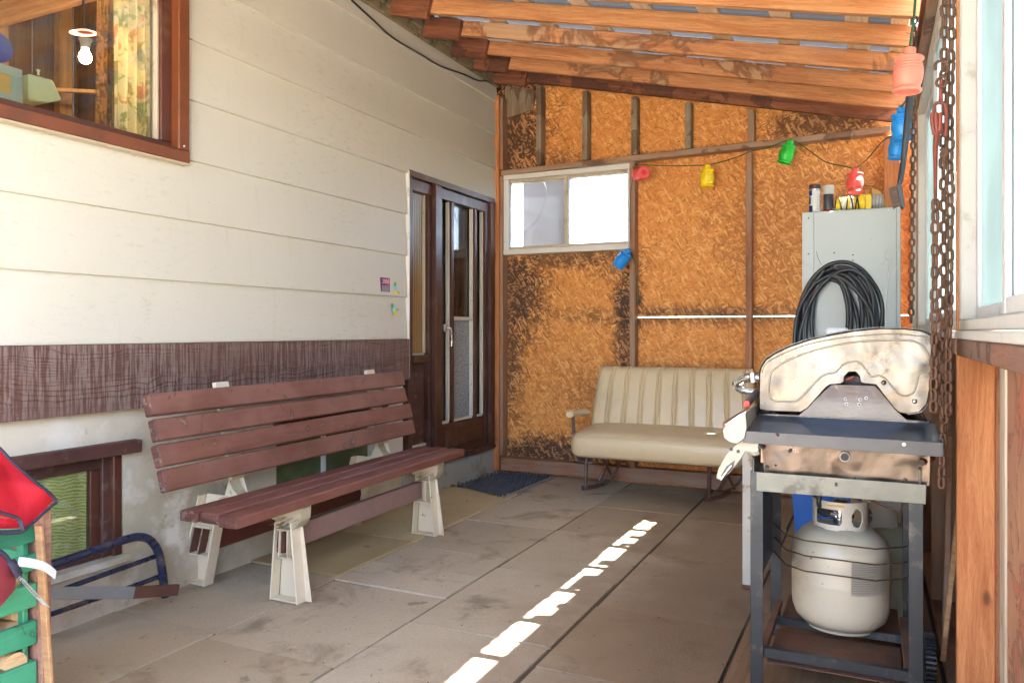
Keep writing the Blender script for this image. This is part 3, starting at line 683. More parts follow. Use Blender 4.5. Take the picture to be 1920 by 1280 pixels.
box('frame', (-2.7215, 3.325, zb), (-2.700, 3.345, zt - .037), M['alum'], b2, .001)
box('frame', (-2.7215, Y2a, zt - .075), (-2.690, Y2b, zt - .0365), M['brownsash'], b2, .002)
box('frame', (-2.7215, Y2b - .03, zb), (-2.690, Y2b, zt - .076), M['whitewin'], b2, .002)

# ---- front door set
door = box('entrance_door', (-2.741, 4.060, 2.060), (-2.630, 5.262, 2.100), M['brownpaint'], house, .003); door['label'] = 'brown painted door and sidelight with cream glazing beads'
def dp(name, y0, y1, z0, z1, x0, x1, mat, bev=.003): return box(name, (x0, y0, z0), (x1, y1, z1), M[mat], door, bev)
dp('frame', 4.060, 4.108, .225, 2.0595, -2.741, -2.634, 'brownpaint'); dp('frame', 4.385, 4.462, .225, 2.0595, -2.741, -2.630, 'brownpaint'); dp('frame', 5.195, 5.262, .225, 2.0595, -2.741, -2.632, 'brownpaint')
dp('frame', 4.466, 4.476, .23, 2.055, -2.735, -2.690, 'alum', .001)
dp('threshold', 4.060, 5.262, .197, .2245, -2.741, -2.622, 'browndusty')
# sidelight
dp('rail', 4.109, 4.384, 1.985, 2.0590, -2.738, -2.660, 'brownsash'); dp('stile', 4.109, 4.150, .235, 1.984, -2.738, -2.662, 'brownpaint'); dp('stile', 4.345, 4.384, .235, 1.984, -2.738, -2.662, 'brownpaint')
dp('rail', 4.1505, 4.3445, .885, .930, -2.738, -2.650, 'brownpaint'); dp('rail', 4.1505, 4.3445, .235, .335, -2.738, -2.662, 'brownpaint')
dp('panel', 4.1505, 4.3445, .336, .884, -2.735, -2.700, 'browndusty', .001); dp('panel', 4.175, 4.322, .40, .83, -2.7005, -2.688, 'browndusty', .008)
dp('bead', 4.1505, 4.3445, .336, .352, -2.6995, -2.680, 'doorwhite', .002)
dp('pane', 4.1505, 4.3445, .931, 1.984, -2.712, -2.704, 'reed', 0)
dp('bead', 4.330, 4.3444, .945, 1.984, -2.7035, -2.686, 'creamwin', .002); dp('bead', 4.151, 4.3295, .9305, .944, -2.7035, -2.684, 'creamwin', .002)
# storm door leaf
leaf = dp('door_leaf', 4.480, 5.193, 1.985, 2.056, -2.725, -2.655, 'brownpaint')
def lf_(name, y0, y1, z0, z1, x0, x1, mat, bev=.003): return box(name, (x0, y0, z0), (x1, y1, z1), M[mat], door, bev)
lf_('stile', 4.480, 4.505, .24, 1.9845, -2.725, -2.652, 'brownpaint'); lf_('stile', 5.145, 5.193, .24, 1.9845, -2.725, -2.655, 'brownpaint')
lf_('stile', 4.640, 4.678, .45, 1.9845, -2.725, -2.658, 'brownpaint'); lf_('stile', 4.985, 5.018, .45, 1.9845, -2.725, -2.658, 'brownpaint')
lf_('rail', 4.5055, 5.1445, .24, .448, -2.725, -2.662, 'brownpaint', .002); lf_('panel', 4.56, 5.10, .285, .405, -2.6615, -2.652, 'brownpaint', .008)
lf_('rail', 4.48, 5.193, .226, .2395, -2.735, -2.640, 'browndusty', .002)
lf_('pane', 4.5055, 4.6395, .452, 1.984, -2.705, -2.700, 'glassdark', 0); lf_('pane', 5.0185, 5.1445, .452, 1.984, -2.705, -2.700, 'glassdark', 0)
lf_('pane', 4.6785, 4.9845, 1.19, 1.984, -2.705, -2.700, 'glassdark', 0); lf_('pane', 4.6785, 4.9845, .452, 1.165, -2.705, -2.699, 'pebble', 0)
for (a, b_) in ((4.626, 4.6395), (4.6785, 4.694), (4.970, 4.9845), (5.131, 5.1445)): lf_('bead', a, b_, .466, 1.984, -2.6985, -2.672, 'doorwhite', .002)
for (a, b_) in ((4.5055, 4.6255), (4.6945, 4.9695), (5.0185, 5.1305)): lf_('bead', a, b_, .4525, .468, -2.6985, -2.670, 'doorwhite', .002)
lf_('bead', 4.6945, 4.9695, 1.165, 1.19, -2.712, -2.668, 'doorwhite', .003); lf_('bead', 4.825, 4.840, .469, 1.164, -2.716, -2.7085, 'doorwhite', .002)
lf_('bead', 4.828, 4.842, 1.191, 1.984, -2.728, -2.712, 'alum', .002)
dp('wooden_inner_door', 4.48, 5.19, .24, 2.0, -2.7405, -2.736, 'rafterZ', 0)
hd = dp('handle', 4.512, 4.548, 1.085, 1.135, -2.652, -2.640, 'chrome', .003)
tube('lever', [(-2.640, 4.525, 1.11), (-2.612, 4.53, 1.108), (-2.606, 4.545, 1.09), (-2.608, 4.556, 1.03), (-2.610, 4.558, .985)], .007, M['chrome'], hd, smooth_n=4)

# ---- stickers on the siding
p0 = onX(722, 542, XW - .004)
st = box('year_sticker', (-2.6375, p0.y - .047, 1.318), (-2.6315, p0.y + .047, 1.405), M['stickpurple'], None, .0008); tag(st, 'square purple sticker reading 2010 on the cream siding beside the door', 'sticker')
box('panel', (-2.6316, p0.y - .036, 1.322), (-2.6308, p0.y + .040, 1.360), M['stickgrey'], st, 0); box('panel', (-2.6316, p0.y + .002, 1.362), (-2.6309, p0.y + .046, 1.402), M['stickred'], st, 0)
def text(body, size, loc, rot, mat, parent, name='lettering', ext=.0004):
    cu = bpy.data.curves.new('t', 'FONT'); cu.body = body; cu.size = size; cu.extrude = ext; cu.align_x = 'CENTER'; cu.align_y = 'CENTER'; cu.resolution_u = 3
    tmp = bpy.data.objects.new('t', cu); C.objects.link(tmp); bpy.context.view_layer.update()
    me = bpy.data.meshes.new_from_object(tmp.evaluated_get(bpy.context.evaluated_depsgraph_get())); bpy.data.objects.remove(tmp); bpy.data.curves.remove(cu)
    me.name = name; me.materials.clear(); me.materials.append(mat)
    return _link(bpy.data.objects.new(name, me), Matrix.Translation(loc) @ Euler(rot).to_matrix().to_4x4(), parent)
text('2010', .036, (-2.6302, p0.y + .002, 1.382), (R(90), 0, R(90)), M['stickpink'], st)
def animal_sticker(u, v, rot, label, k):
    c = onX(u, v, -2.6335 if v < 552 else -2.6325); s_, c_ = math.sin(rot), math.cos(rot)
    def q(a, b): return c + Vector((0, a * c_ - b * s_, a * s_ + b * c_))
    st = prism('animal_sticker', [q(-.020, -.004), q(.022, -.004), q(.016, .018), q(.004, .022), q(-.014, .020)], (.003, 0, 0), M['sticksky']); tag(st, label, 'sticker')
    prism('head', [q(-.014, .0205), q(.006, .0225), q(.010, .036), q(0, .046), q(-.008, .046), q(-.015, .036)], (.003, 0, 0), M['stickgreen'], st)
    prism('feet', [q(-.018, -.026), q(.014, -.026), q(.022, -.0045), q(-.020, -.0045)], (.003, 0, 0), M['stickyel'], st)
    prism('tail', [q(.0225, -.014), q(.040, -.024), q(.044, -.018), q(.0225, -.0048)], (.003, 0, 0), M['stickgreen'], st)
animal_sticker(741, 543, 0, 'small green, blue and yellow animal sticker right of the 2010 sticker', 0)
animal_sticker(739, 581, .55, 'small tilted animal sticker on the lowest white siding board', 1)

# ---- black cable under the eave
cabl = [onX(u, v, -2.615) for u, v in [(640, -22), (662, 3), (700, 38), (725, 62), (750, 80), (790, 103), (825, 124), (868, 139), (895, 151), (912, 152), (925, 157)]] + [Vector((-2.56, 5.27, 2.985))]
tag(tube('cable', cabl, .006, M['cable'], smooth_n=4), 'thin black cable sagging along the top of the cream house wall', 'cable')

# ------------------------------------------------------------------ lean-to roof
SL = .238
def zr(x): return 3.005 - SL * (x + 2.6)
ang = math.atan(SL)
roof = thing('lean_to_roof', (-1.2, 2.5, zr(-1.2)), 'sloping lean-to roof of orange pine rafters under grey metal sheets', 'roof')
box('ledger', (-2.741, -1.2, 3.01), (-2.600, 5.42, 3.30), M['ledger'], roof, .004)
box('ledger', (-2.632, -1.2, 2.955), (-2.606, 5.29, 3.0095), M['ledger'], roof, .003)
RY = [5.245, 4.925, 4.600, 4.240, 3.870, 3.500, 3.130, 2.770, 2.400, 2.030, 1.66, 1.29, .92, .55, .18, -.19, -.56]
for i, y in enumerate(RY):
    mt = ['raftdk', 'raftst', 'raftst', 'raftst', 'rafter'][i] if i < 4 else 'rafter'
    if i == 0: mt = 'raftdk'
    x0, x1 = -2.60, .30
    bar('rafter', (x0, y, zr(x0) + .047), (x1, y + rnd(-.006, .006), zr(x1) + .047 + rnd(-.003, .003)), .038, .090, M[mt + 'X'], roof, bev=.003)
    # short block nailed to the ledger beside each rafter
    xb0, xb1 = -2.60, -2.34
    bar('block', (xb0, y - .0395, zr(xb0) + .022), (xb1, y - .0395, zr(xb1) + .022), .038, .125, M['raftdkX'], roof, bev=.004)
for k, x in enumerate([-2.45, -2.10, -1.76, -1.42, -1.08, -.745, -.405, -.075, .102]):
    z = zr(x) + .097 + .011
    o = mesh('purlin', bm_box(.10 if x < .1 else .075, 6.35, .020, .002), M['purlinY'], roof, Matrix.Translation((x, 2.21, z)) @ Matrix.Rotation(ang, 4, 'Y'), smooth=False)
for (y0, y1, hh) in ((4.82, 4.89, .19), (4.44, 4.50, .19), (4.29, 4.34, .19), (3.93, 4.02, .19), (3.55, 3.77, .19), (3.30, 3.36, .125), (3.17, 3.22, .19)):
    box('sun_break_block', (.205, y0, 2.3455), (.243, y1, 2.3455 + hh), M['studY'], roof, .003)  # added blocks, there only to break the sun strip into dashes
# corrugated sheets
def corr():
    bm = bmesh.new(); w_, L = .70, 2.96; n = 72; rows = []
    for x in (-L / 2, L / 2):
        rows.append([bm.verts.new((x, -w_ / 2 + w_ * i / n, .008 * math.cos(2 * math.pi * (w_ * i / n) / .0762))) for i in range(n + 1)])
    for i in range(n): bm.faces.new((rows[0][i], rows[0][i + 1], rows[1][i + 1], rows[1][i]))
    bmesh.ops.solidify(bm, geom=bm.faces[:], thickness=.003); bmesh.ops.recalc_face_normals(bm, faces=bm.faces)
    me = bpy.data.meshes.new('roof_sheet'); bm.to_mesh(me); bm.free(); me.materials.append(M['roofmetal']); return me
cm = corr(); xe = .162; xs = xe - 2.96 * math.cos(ang); xm = (xe + xs) / 2
for i in range(10):
    y = 5.10 - i * .6858 + .0
    share('roof_sheet', cm, roof, Matrix.Translation((xm, y, zr(xm) + .097 + .030 + .0115 * (i % 2))) @ Matrix.Rotation(ang, 4, 'Y'))

# ------------------------------------------------------------------ end wall
YE = 5.30
ew = thing('end_wall', (-1.2, YE, 0), 'end wall of orange strand board panels between studs with a frosted window', 'wall')
def zt_(x): return zr(x) + .05
def osbp(x0, x1, z0, z1):
    t0 = min(z1, zt_(x0) + .06) if z1 > 3.5 else z1; t1 = min(z1, zt_(x1) + .06) if z1 > 3.5 else z1
    prism('strand_board', [(x0, 5.392, z0), (x1, 5.392, z0), (x1, 5.392, t1), (x0, 5.392, t0)], (0, .011, 0), M['osb'], ew)
zU = 2.31
osbp(-2.74, -1.370, zU - .0035, 9); osbp(-1.3698, -.452, zU - .0035, 9); osbp(-.4515, .30, zU - .0035, 9)
osbp(-2.74, -1.57, -.06, 1.7085); osbp(-2.74, -2.60, 1.709, zU - .004)
osbp(-1.5698, -.455, 1.191, zU - .004); osbp(-.4548, .30, 1.191, zU - .004); osbp(-1.5698, -.455, -.06, 1.184); osbp(-.4548, .30, -.06, 1.184)
o = prism('patch_board', [(-2.60, 5.375, 2.74), (-2.36, 5.375, 2.78), (-2.355, 5.375, 2.93), (-2.60, 5.375, 2.99)], (0, .012, 0), M['studgrZ'], ew)
# studs above the plate
for i, (x, mt) in enumerate([(-2.285, 'studgr'), (-1.918, 'studgr'), (-1.548, 'studgr'), (-1.165, 'studgr'), (-.748, 'stud')]):
    box('stud', (x - .02, YE, 2.332 + .008 * (x + 2.6)), (x + .02, 5.391, zr(x) + .0), M[mt + 'Z'], ew, .003)
bar('plate', (-2.60, 5.345, 2.302), (.085, 5.345, 2.338), .089, .038, M['plateX'], ew)
for x in (-1.562, -.762): box('stud', (x - .019, YE + .001, .119), (x + .019, 5.391, 2.285), M['studZ'], ew, .003)
box('stud', (-2.662, 5.285, .02), (-2.612, 5.391, 2.90), M['postZ'], ew, .003); box('stud', (-2.611, 5.302, .13), (-2.585, 5.391, 2.28), M['studZ'], ew, .003); box('stud', (-2.611, 5.302, 2.33), (-2.585, 5.391, 2.88), M['studZ'], ew, .003)
box('stud', (.050, YE, .119), (.140, 5.391, 2.30), M['postZ'], ew, .003)
box('plate', (-2.60, 5.296, .022), (.19, 5.390, .1185), M['studX'], ew, .003)
# frosted slider
wn = box('window', (-2.584, 5.308, 2.245), (-1.583, 5.391, 2.283), M['whitewin'], ew, .003); wn['label'] = 'white framed frosted slider window glowing with daylight'
box('frame', (-2.584, 5.308, 1.672), (-1.583, 5.391, 1.712), M['whitewin'], wn, .003); box('frame', (-2.584, 5.312, 1.7125), (-2.540, 5.391, 2.2445), M['alum'], wn, .003); box('frame', (-1.600, 5.312, 1.7125), (-1.583, 5.391, 2.2445), M['whitewin'], wn, .002)
box('sash', (-2.089, 5.325, 1.7125), (-2.058, 5.385, 2.2445), M['creamwin'], wn, .003); box('sash', (-2.539, 5.330, 2.222), (-1.601, 5.384, 2.2442), M['creamwin'], wn, .002); box('sash', (-2.539, 5.330, 1.7128), (-1.601, 5.384, 1.734), M['creamwin'], wn, .002)
box('pane', (-2.539, 5.358, 1.7345), (-2.0895, 5.362, 2.2215), M['frost'], wn, 0); box('pane', (-2.0575, 5.362, 1.7345), (-1.601, 5.366, 2.2215), M['frost'], wn, 0)

op = box('pane_shape', (-2.60, 5.70, 0), (-2.20, 5.83, 2.33), paint('pane_shape_grey', (.055, .062, .08), .7), None, .01); tag(op, 'grey upright shape added outside to darken the left frosted pane', 'post')  # made-up upright that puts a grey shape into the left frosted pane
tag(tube('outside_cable', [(-2.42, 5.45, 2.3), (-2.30, 5.45, 2.22), (-2.29, 5.45, 2.10), (-2.36, 5.45, 1.95), (-2.48, 5.45, 1.86)], .004, M['cable'], None, smooth_n=5), 'thin dark cable looping behind the left frosted pane', 'cable')
# ------------------------------------------------------------------ side wall with windows
XR = .20
sw = thing('side_wall', (XR, 2.5, 0), 'right side wall of orange studs and worn boards under a row of white windows', 'wall')
def stud(y, z0, z1, mt='post', x0=XR, wd=.038): return box('stud', (x0, y, z0), (.289, y + wd, z1), M[mt + 'Z'], sw, .003)
for y in (2.385, 4.60, 5.33): stud(y, .04, 2.262)
for y in (3.42, 4.15): stud(y, .04, 1.02, 'stud')
stud(.45, .04, 2.262); stud(1.15, .04, 1.02, 'stud')
bl = box('batten', (.262, 2.02, .0), (.2885, 2.10, 1.023), M['paleZ'], sw, .003)
for i in range(3):
    y1 = 2.018 - i * .30; box('plank', (.266, y1 - .296, 0), (.288, y1, 1.023), M['redply'], sw, .003)
box('plank', (.289, -.4, -.04), (.302, 2.42, 1.06), M['redply'], sw, .001); box('plank', (.289, 2.4205, -.04), (.302, 5.40, 1.06), M['raftdkZ'], sw, .001)
box('plate', (.20, 2.424, 0), (.288, 5.29, .038), M['studY'], sw, .003)
for (a, b_) in ((-.4, 2.384), (2.424, 4.599), (4.639, 5.29)):
    box('sill_beam', (.1985, a, 1.024), (.288, b_, 1.0675), M['brownsill'], sw, .003)
    box('window_sill', (.193, a + .001, 1.069), (.305, b_ - .001, 1.090), M['whitewin'], sw, .003)
box('header', (.172, -.4, 2.263), (.288, 5.29, 2.318), M['plateY'], sw, .003); box('header', (.158, -.4, 2.3185), (.250, 5.29, 2.345), M['raftdkY'], sw, .003)
def side_window(a, b_, label, sashes):
    f = box('window', (.204, a, 2.222), (.286, b_, 2.262), M['whitewin'], sw, .003); f['label'] = label
    box('frame', (.204, a, 1.091), (.286, b_, 1.118), M['whitewin'], f, .003); box('frame', (.204, b_ - .045, 1.1185), (.286, b_, 2.2215), M['whitewin'], f, .004); box('frame', (.204, a, 1.1185), (.286, a + .045, 2.2215), M['whitewin'], f, .004)
    for (s0, s1, x, mt) in sashes:
        box('sash', (x - .012, s0, 1.1188), (x + .012, s0 + .04, 2.221), M['alum'], f, .003); box('sash', (x - .012, s1 - .04, 1.1188), (x + .012, s1, 2.221), M['alum'], f, .003)
        box('sash', (x - .012, s0 + .0405, 1.1188), (x + .012, s1 - .0405, 1.15), M['alum'], f, .003); box('sash', (x - .012, s0 + .0405, 2.19), (x + .012, s1 - .0405, 2.221), M['alum'], f, .003)
        box('pane', (x - .002, s0 + .0405, 1.1505), (x + .002, s1 - .0405, 2.1895), M[mt], f, 0)
    return f
side_window(.49, 2.383, 'near white window with milky blue glass beside the camera', [(1.60, 2.337, .250, 'blueglass'), (1.06, 1.655, .222, 'milkglass'), (.536, 1.10, .250, 'milkglass')])
side_window(2.425, 4.598, 'long white window behind the hanging chains', [(3.45, 4.552, .250, 'blueglass'), (2.471, 3.50, .222, 'milkglass')])
side_window(4.640, 5.29, 'far white window beside the grey cabinet', [(4.686, 5.244, .250, 'milkglass')])
# small hasp and torn strip on the near post
box('hasp', (.196, 2.387, 1.44), (.1995, 2.400, 1.52), M['whitewin'], sw, .001)

# ================================================================== OBJECTS
# ---- park bench
by = lambda y: -.026 * (y - 2.9)      # the bench stands a little askew to the wall
bench = thing('park_bench', (-2.35, 2.95, 0), 'red-brown slatted park bench on cream iron legs against the house wall', 'bench')
dirb = Vector((-.026, 1, 0)).normalized()
def bplank(name, xc, zc, w_, h_, y0, y1, mat, tilt=0.0, bev=.004):
    """plank along the bench; tilt leans its face back"""
    x = dirb; z = Vector((-math.sin(tilt), 0, math.cos(tilt))); y = z.cross(x).normalized(); z = x.cross(y)
    m3 = Matrix((y, x, z)).transposed().to_4x4()
    p = Vector((xc + by((y0 + y1) / 2), (y0 + y1) / 2, zc))
    b_m = bm_box(w_, y1 - y0, h_, bev)
    for f in b_m.faces: f.material_index = 1 if abs(f.normal.y) > .5 else 0
    return mesh(name, b_m, [mat, M['benchend']], bench, Matrix.Translation(p) @ m3, smooth=False)
BT = .29
for i, (z, x) in enumerate([(.812, -2.467), (.719, -2.440), (.627, -2.413), (.538, -2.387)]):
    bplank('back_slat', x, z, .038, .083, 1.995 + .006 * math.sin(i * 2), 3.755 + .008 * math.cos(i * 3), M['bench'], BT, .005)
for i, (x, z, a, b_) in enumerate([(-2.292, .412, 2.030, 3.745), (-2.200, .412, 2.040, 3.765), (-2.105, .407, 2.035, 3.79)]):
    bplank('seat_slat', x, z, .086, .040, a, b_, M['benchseat'], 0, .005)
def iron(name, pts2, y, t, parent, mat='legpaint'):      # pts2 in (x,z)
    return prism(name, [(a + by(y), y, b_) for a, b_ in pts2], (0, t, 0), M[mat], parent, .002)
for li, y in enumerate((2.40, 3.50)):
    X0 = 0
    # front leg: channel with web behind and a wide outer flange
    fw = iron('leg', [(-2.205, .30), (-2.105, .30), (-2.060, 0), (-2.225, 0)], y + .045, .006, bench)
    fa, fb = Vector((-2.125 + by(y), y + .020, .325)), Vector((-2.092 + by(y), y + .020, .0))
    bar('flange', fa, fb, .055, .008, M['legpaint'], fw, up=(1, 0, 0)); bar('flange', Vector((-2.205 + by(y), y + .02, .32)), Vector((-2.232 + by(y), y + .02, 0)), .050, .007, M['legpaint'], fw, up=(1, 0, 0))
    bar('foot_plate', Vector((-2.235 + by(y), y + .02, .006)), Vector((-2.090 + by(y), y + .02, .006)), .050, .008, M['legpaint'], fw)
    for zz, wd in ((.288, .07), (.175, .06)): bar('rib', Vector((-2.208 + by(y), y + .022, zz)), Vector((-2.208 + wd + .02 + by(y), y + .022, zz)), .042, .006, M['legpaint'], fw)
    bar('rib', Vector((-2.188 + by(y), y + .022, .285)), Vector((-2.194 + by(y), y + .022, .178)), .042, .006, M['legpaint'], fw, up=(1, 0, 0)); bar('rib', Vector((-2.148 + by(y), y + .022, .285)), Vector((-2.150 + by(y), y + .022, .178)), .042, .006, M['legpaint'], fw, up=(1, 0, 0))
    # seat bracket with the curled front lip
    sb = iron('seat_bracket', [(-2.56, .386), (-2.075, .382), (-2.070, .395), (-2.062, .395), (-2.085, .325), (-2.13, .297), (-2.22, .300), (-2.30, .325), (-2.40, .345), (-2.56, .345)], y + .044, .006, bench)
    lip = [Vector((a + by(y), y + .02, b_)) for a, b_ in [(-2.235, .305), (-2.19, .308), (-2.13, .298), (-2.095, .306), (-2.072, .335), (-2.066, .370), (-2.066, .386)]]
    bm = bmesh.new(); L = spline(lip, 5); rw = []
    for p in L: rw.append([bm.verts.new(p + Vector((0, d, 0))) for d in (-.03, .03)])
    for A, B in zip(rw[:-1], rw[1:]): bm.faces.new((A[0], A[1], B[1], B[0]))
    bmesh.ops.solidify(bm, geom=bm.faces[:], thickness=.007); mesh('lip', bm, M['legpaint'], sb)
    for k in range(3): bar('rib', Vector((-2.215 + k * .033 + by(y), y + .005, .300)), Vector((-2.190 + k * .033 + by(y), y + .042, .33)), .02, .004, M['legpaint'], sb)
    # rear leg
    rl = iron('leg', [(-2.63, .386), (-2.515, .386), (-2.60, 0), (-2.742, 0)], y + .045, .006, bench)
    bar('flange', Vector((-2.512 + by(y), y + .020, .386)), Vector((-2.600 + by(y), y + .020, .0)), .055, .008, M['legpaint'], rl, up=(1, 0, 0)); bar('flange', Vector((-2.632 + by(y), y + .02, .386)), Vector((-2.742 + by(y), y + .02, 0)), .045, .007, M['legpaint'], rl, up=(1, 0, 0))
    bar('foot_plate', Vector((-2.742 + by(y), y + .02, .006)), Vector((-2.602 + by(y), y + .02, .006)), .050, .008, M['legpaint'], rl)
    for zz, a in ((.250, -2.665), (.130, -2.70)): bar('rib', Vector((a + by(y), y + .02, zz)), Vector((a + .10 + by(y), y + .02, zz + .0)), .042, .006, M['legpaint'], rl)
    for a in (-2.655, -2.605): bar('rib', Vector((a + by(y), y + .02, .25)), Vector((a - .033 + by(y), y + .02, .13)), .042, .005, M['rust'], rl, up=(1, 0, 0))
    # back support: broad strap up behind the slats with a cupped foot above the seat
    bs = bar('back_support', Vector((-2.432 + by(y), y + .02, .47)), Vector((-2.528 + by(y), y + .02, .872)), .075, .020, M['legpaint'], bench, up=(1, 0, 0))
    iron('web', [(-2.50, .47), (-2.43, .49), (-2.395, .40), (-2.39, .386), (-2.53, .386)], y + .045, .006, bs)
    cup = [Vector((a + by(y), y + .02, b_)) for a, b_ in [(-2.462, .52), (-2.448, .47), (-2.42, .425), (-2.375, .402), (-2.34, .396)]]
    bm = bmesh.new(); L = spline(cup, 5); rw = []
    for p in L: rw.append([bm.verts.new(p + Vector((0, d, 0))) for d in (-.03, .03)])
    for A, B in zip(rw[:-1], rw[1:]): bm.faces.new((A[0], A[1], B[1], B[0]))
    bmesh.ops.solidify(bm, geom=bm.faces[:], thickness=.016); mesh('cup', bm, M['legpaint'], bs)
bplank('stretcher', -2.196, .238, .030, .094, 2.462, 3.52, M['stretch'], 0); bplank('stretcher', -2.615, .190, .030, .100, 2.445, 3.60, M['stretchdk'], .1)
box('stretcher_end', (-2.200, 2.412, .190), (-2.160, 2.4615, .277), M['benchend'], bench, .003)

# ---- vinyl rocker seat
sf = thing('vinyl_rocker_seat', (-1.27, 5.05, 0), 'cream vinyl bench seat on rusty rocker legs against the strand board wall', 'rocker seat')
def cushion(name, w_, d_, h_, mtx, mat, parent, nx=60, groove=None, puff=.02, rad=.05):
    """upholstered pad: rounded box sampled as a superellipsoid-like grid with grooves on its top face"""
    bm = bmesh.new(); nu = nx; nv = 28; rings = []
    for i in range(nu + 1):
        s = i / nu; x = (s - .5) * w_
        e = min(s, 1 - s) * w_; shrink = 1 - (1 - min(1, e / rad)) ** 2.2 * .35
        ring = []
        for j in range(nv):
            a = 2 * math.pi * j / nv; ca, sa = math.cos(a), math.sin(a)
            pw = .42
            y = d_ / 2 * math.copysign(abs(ca) ** pw, ca) * (shrink * .5 + .5); z = h_ / 2 * math.copysign(abs(sa) ** pw, sa) * shrink
            if sa > .3:
                z += puff * (1 - (2 * s - 1) ** 4) * (1 - abs(ca) ** 3)
                if groove: z += groove(x, y)
            ring.append(bm.verts.new((x, y, z)))
        rings.append(ring)
    for A, B in zip(rings[:-1], rings[1:]):
        for j in range(nv): bm.faces.new((A[j], A[(j + 1) % nv], B[(j + 1) % nv], B[j]))
    bm.faces.new(rings[0][::-1]); bm.faces.new(rings[-1])
    return mesh(name, bm, mat, parent, mtx, angle=60)
sx0, sx1 = -1.825, -.71; sm = (sx0 + sx1) / 2; swd = sx1 - sx0
ct = cushion('seat', swd, .50, .165, Matrix.Translation((sm, 4.985, .345)) @ Matrix.Rotation(R(4), 4, 'X'), M['vinyl'], sf, 70, puff=.022, rad=.07)
tube('piping', [(sx0 + .012, 5.15, .420), (sx0 + .006, 4.86, .400), (sx0 + .03, 4.752, .396), (sm - .2, 4.743, .404), (sm + .2, 4.743, .402), (sx1 - .03, 4.752, .394), (sx1 - .006, 4.86, .400)], .0035, M['vinyl'], ct, smooth_n=6, seg=6)
box('base_board', (sx0 + .02, 4.80, .252), (sx1 - .02, 5.20, .272), M['osbrust'], sf, .004)
bk_rot = Matrix.Rotation(R(90 + 14), 4, 'X')
def gro(x, y):
    g = 0.0
    for k in range(9):
        c = -.445 + k * .119
        for d in (-.013, .013):
            g -= .011 * math.exp(-((x - c - d) / .0052) ** 2)
        g += .006 * math.exp(-((x - c) / .008) ** 2)
    return g
def dense_back():
    bm = bmesh.new(); w_, hgt, th = 1.125, .47, .11; nx, nz = 420, 16
    xs_ = [-w_ / 2 + w_ * i / nx for i in range(nx + 1)]
    F = []
    for j in range(nz + 1):
        t = j / nz; row = []
        for x in xs_:
            ex = max(0, abs(x) - (w_ / 2 - .05)) / .05; zz = t * hgt
            et = max(0, t - .86) / .14; d = th / 2 * math.sqrt(max(0.02, 1 - ex ** 2.2 * .75)) * math.sqrt(max(.05, 1 - et ** 2 * .9))
            fade = (1 - ex) * (1 - et * .6)
            row.append((x * (1 - .065 * t), -d - gro(x, 0) * fade - .012 * math.sin(math.pi * min(1, t * 1.1)), zz))
        F.append(row)
    fv = [[bm.verts.new(p) for p in row] for row in F]
    bv = [[bm.verts.new((p[0], th * .35, p[2])) for p in (row[0], row[-1])] for row in F]
    for A, B in zip(fv[:-1], fv[1:]):
        for i in range(nx): bm.faces.new((A[i], A[i + 1], B[i + 1], B[i]))
    for j in range(nz):
        bm.faces.new((fv[j][0], fv[j + 1][0], bv[j + 1][0], bv[j][0])); bm.faces.new((fv[j][-1], bv[j][1], bv[j + 1][1], fv[j + 1][-1])); bm.faces.new((bv[j][0], bv[j + 1][0], bv[j + 1][1], bv[j][1]))
    bm.faces.new([v for v in fv[-1]] + [bv[-1][1], bv[-1][0]]); bm.faces.new([v for v in fv[0]][::-1] + [bv[0][0], bv[0][1]])
    return bm
bk = mesh('backrest', dense_back(), M['vinyl'], sf, Matrix.Translation((sm + .015, 5.165, .375)) @ Matrix.Rotation(R(-11.5), 4, 'X'), angle=50)
for x in (-.475,): tube('seam', [Matrix.Translation((sm + .015, 5.165, .375)) @ Matrix.Rotation(R(-11.5), 4, 'X') @ Vector((x * 1.07 * (1 - .065 * t), -.058 - .012 * math.sin(math.pi * t), .03 + .42 * t)) for t in (0, .25, .5, .75, .97)], .0025, M['vinyl'], bk, seg=6)
# arm rest and its tube
ar = tube('armrest', [(-1.850, 4.815, .528), (-1.852, 4.86, .535), (-1.846, 4.93, .528), (-1.838, 5.02, .526), (-1.832, 5.08, .52)], lambda t: .034 - .008 * math.sin(t * 3.1) if t > .1 else .026, M['vinyl'], sf, seg=12, smooth_n=5, flat=.8)
tube('arm_tube', [(-1.848, 4.87, .515), (-1.852, 4.90, .42), (-1.845, 4.92, .30), (-1.835, 4.95, .215), (-1.80, 4.99, .190), (-1.755, 5.00, .188)], .012, M['rusttube'], ar, smooth_n=5)
for lx in (-1.79, -.955):
    lg = tube('leg', [(lx, 4.99, .265), (lx - .006, 4.99, .15), (lx - .012, 5.00, .02)], .0135, M['rusttube'] if lx < -1.2 else M['rust'], sf, smooth_n=3)
    tube('leg', [(lx + .10, 5.20, .265), (lx + .06, 5.20, .12), (lx + .02, 5.18, .03)], .012, M['rusttube'] if lx < -1.2 else M['rust'], sf, smooth_n=3)
    tube('brace', [(lx + .04, 5.10, .255), (lx + .11, 5.24, .04)], .008, M['rusttube'] if lx < -1.2 else M['rust'], lg); tube('brace', [(lx + .24, 5.06, .255), (lx + .15, 5.15, .10), (lx + .06, 5.18, .035)], .008, M['rusttube'], lg, smooth_n=4)
    tube('rocker', [(lx - .03, 4.975, .012), (lx - .01, 5.0, .010), (lx + .03, 5.07, .010), (lx + .065, 5.16, .016), (lx + .08, 5.22, .028)], .012, M['rusttube'] if lx < -1.2 else M['rust'], sf, smooth_n=4, flat=1.3)

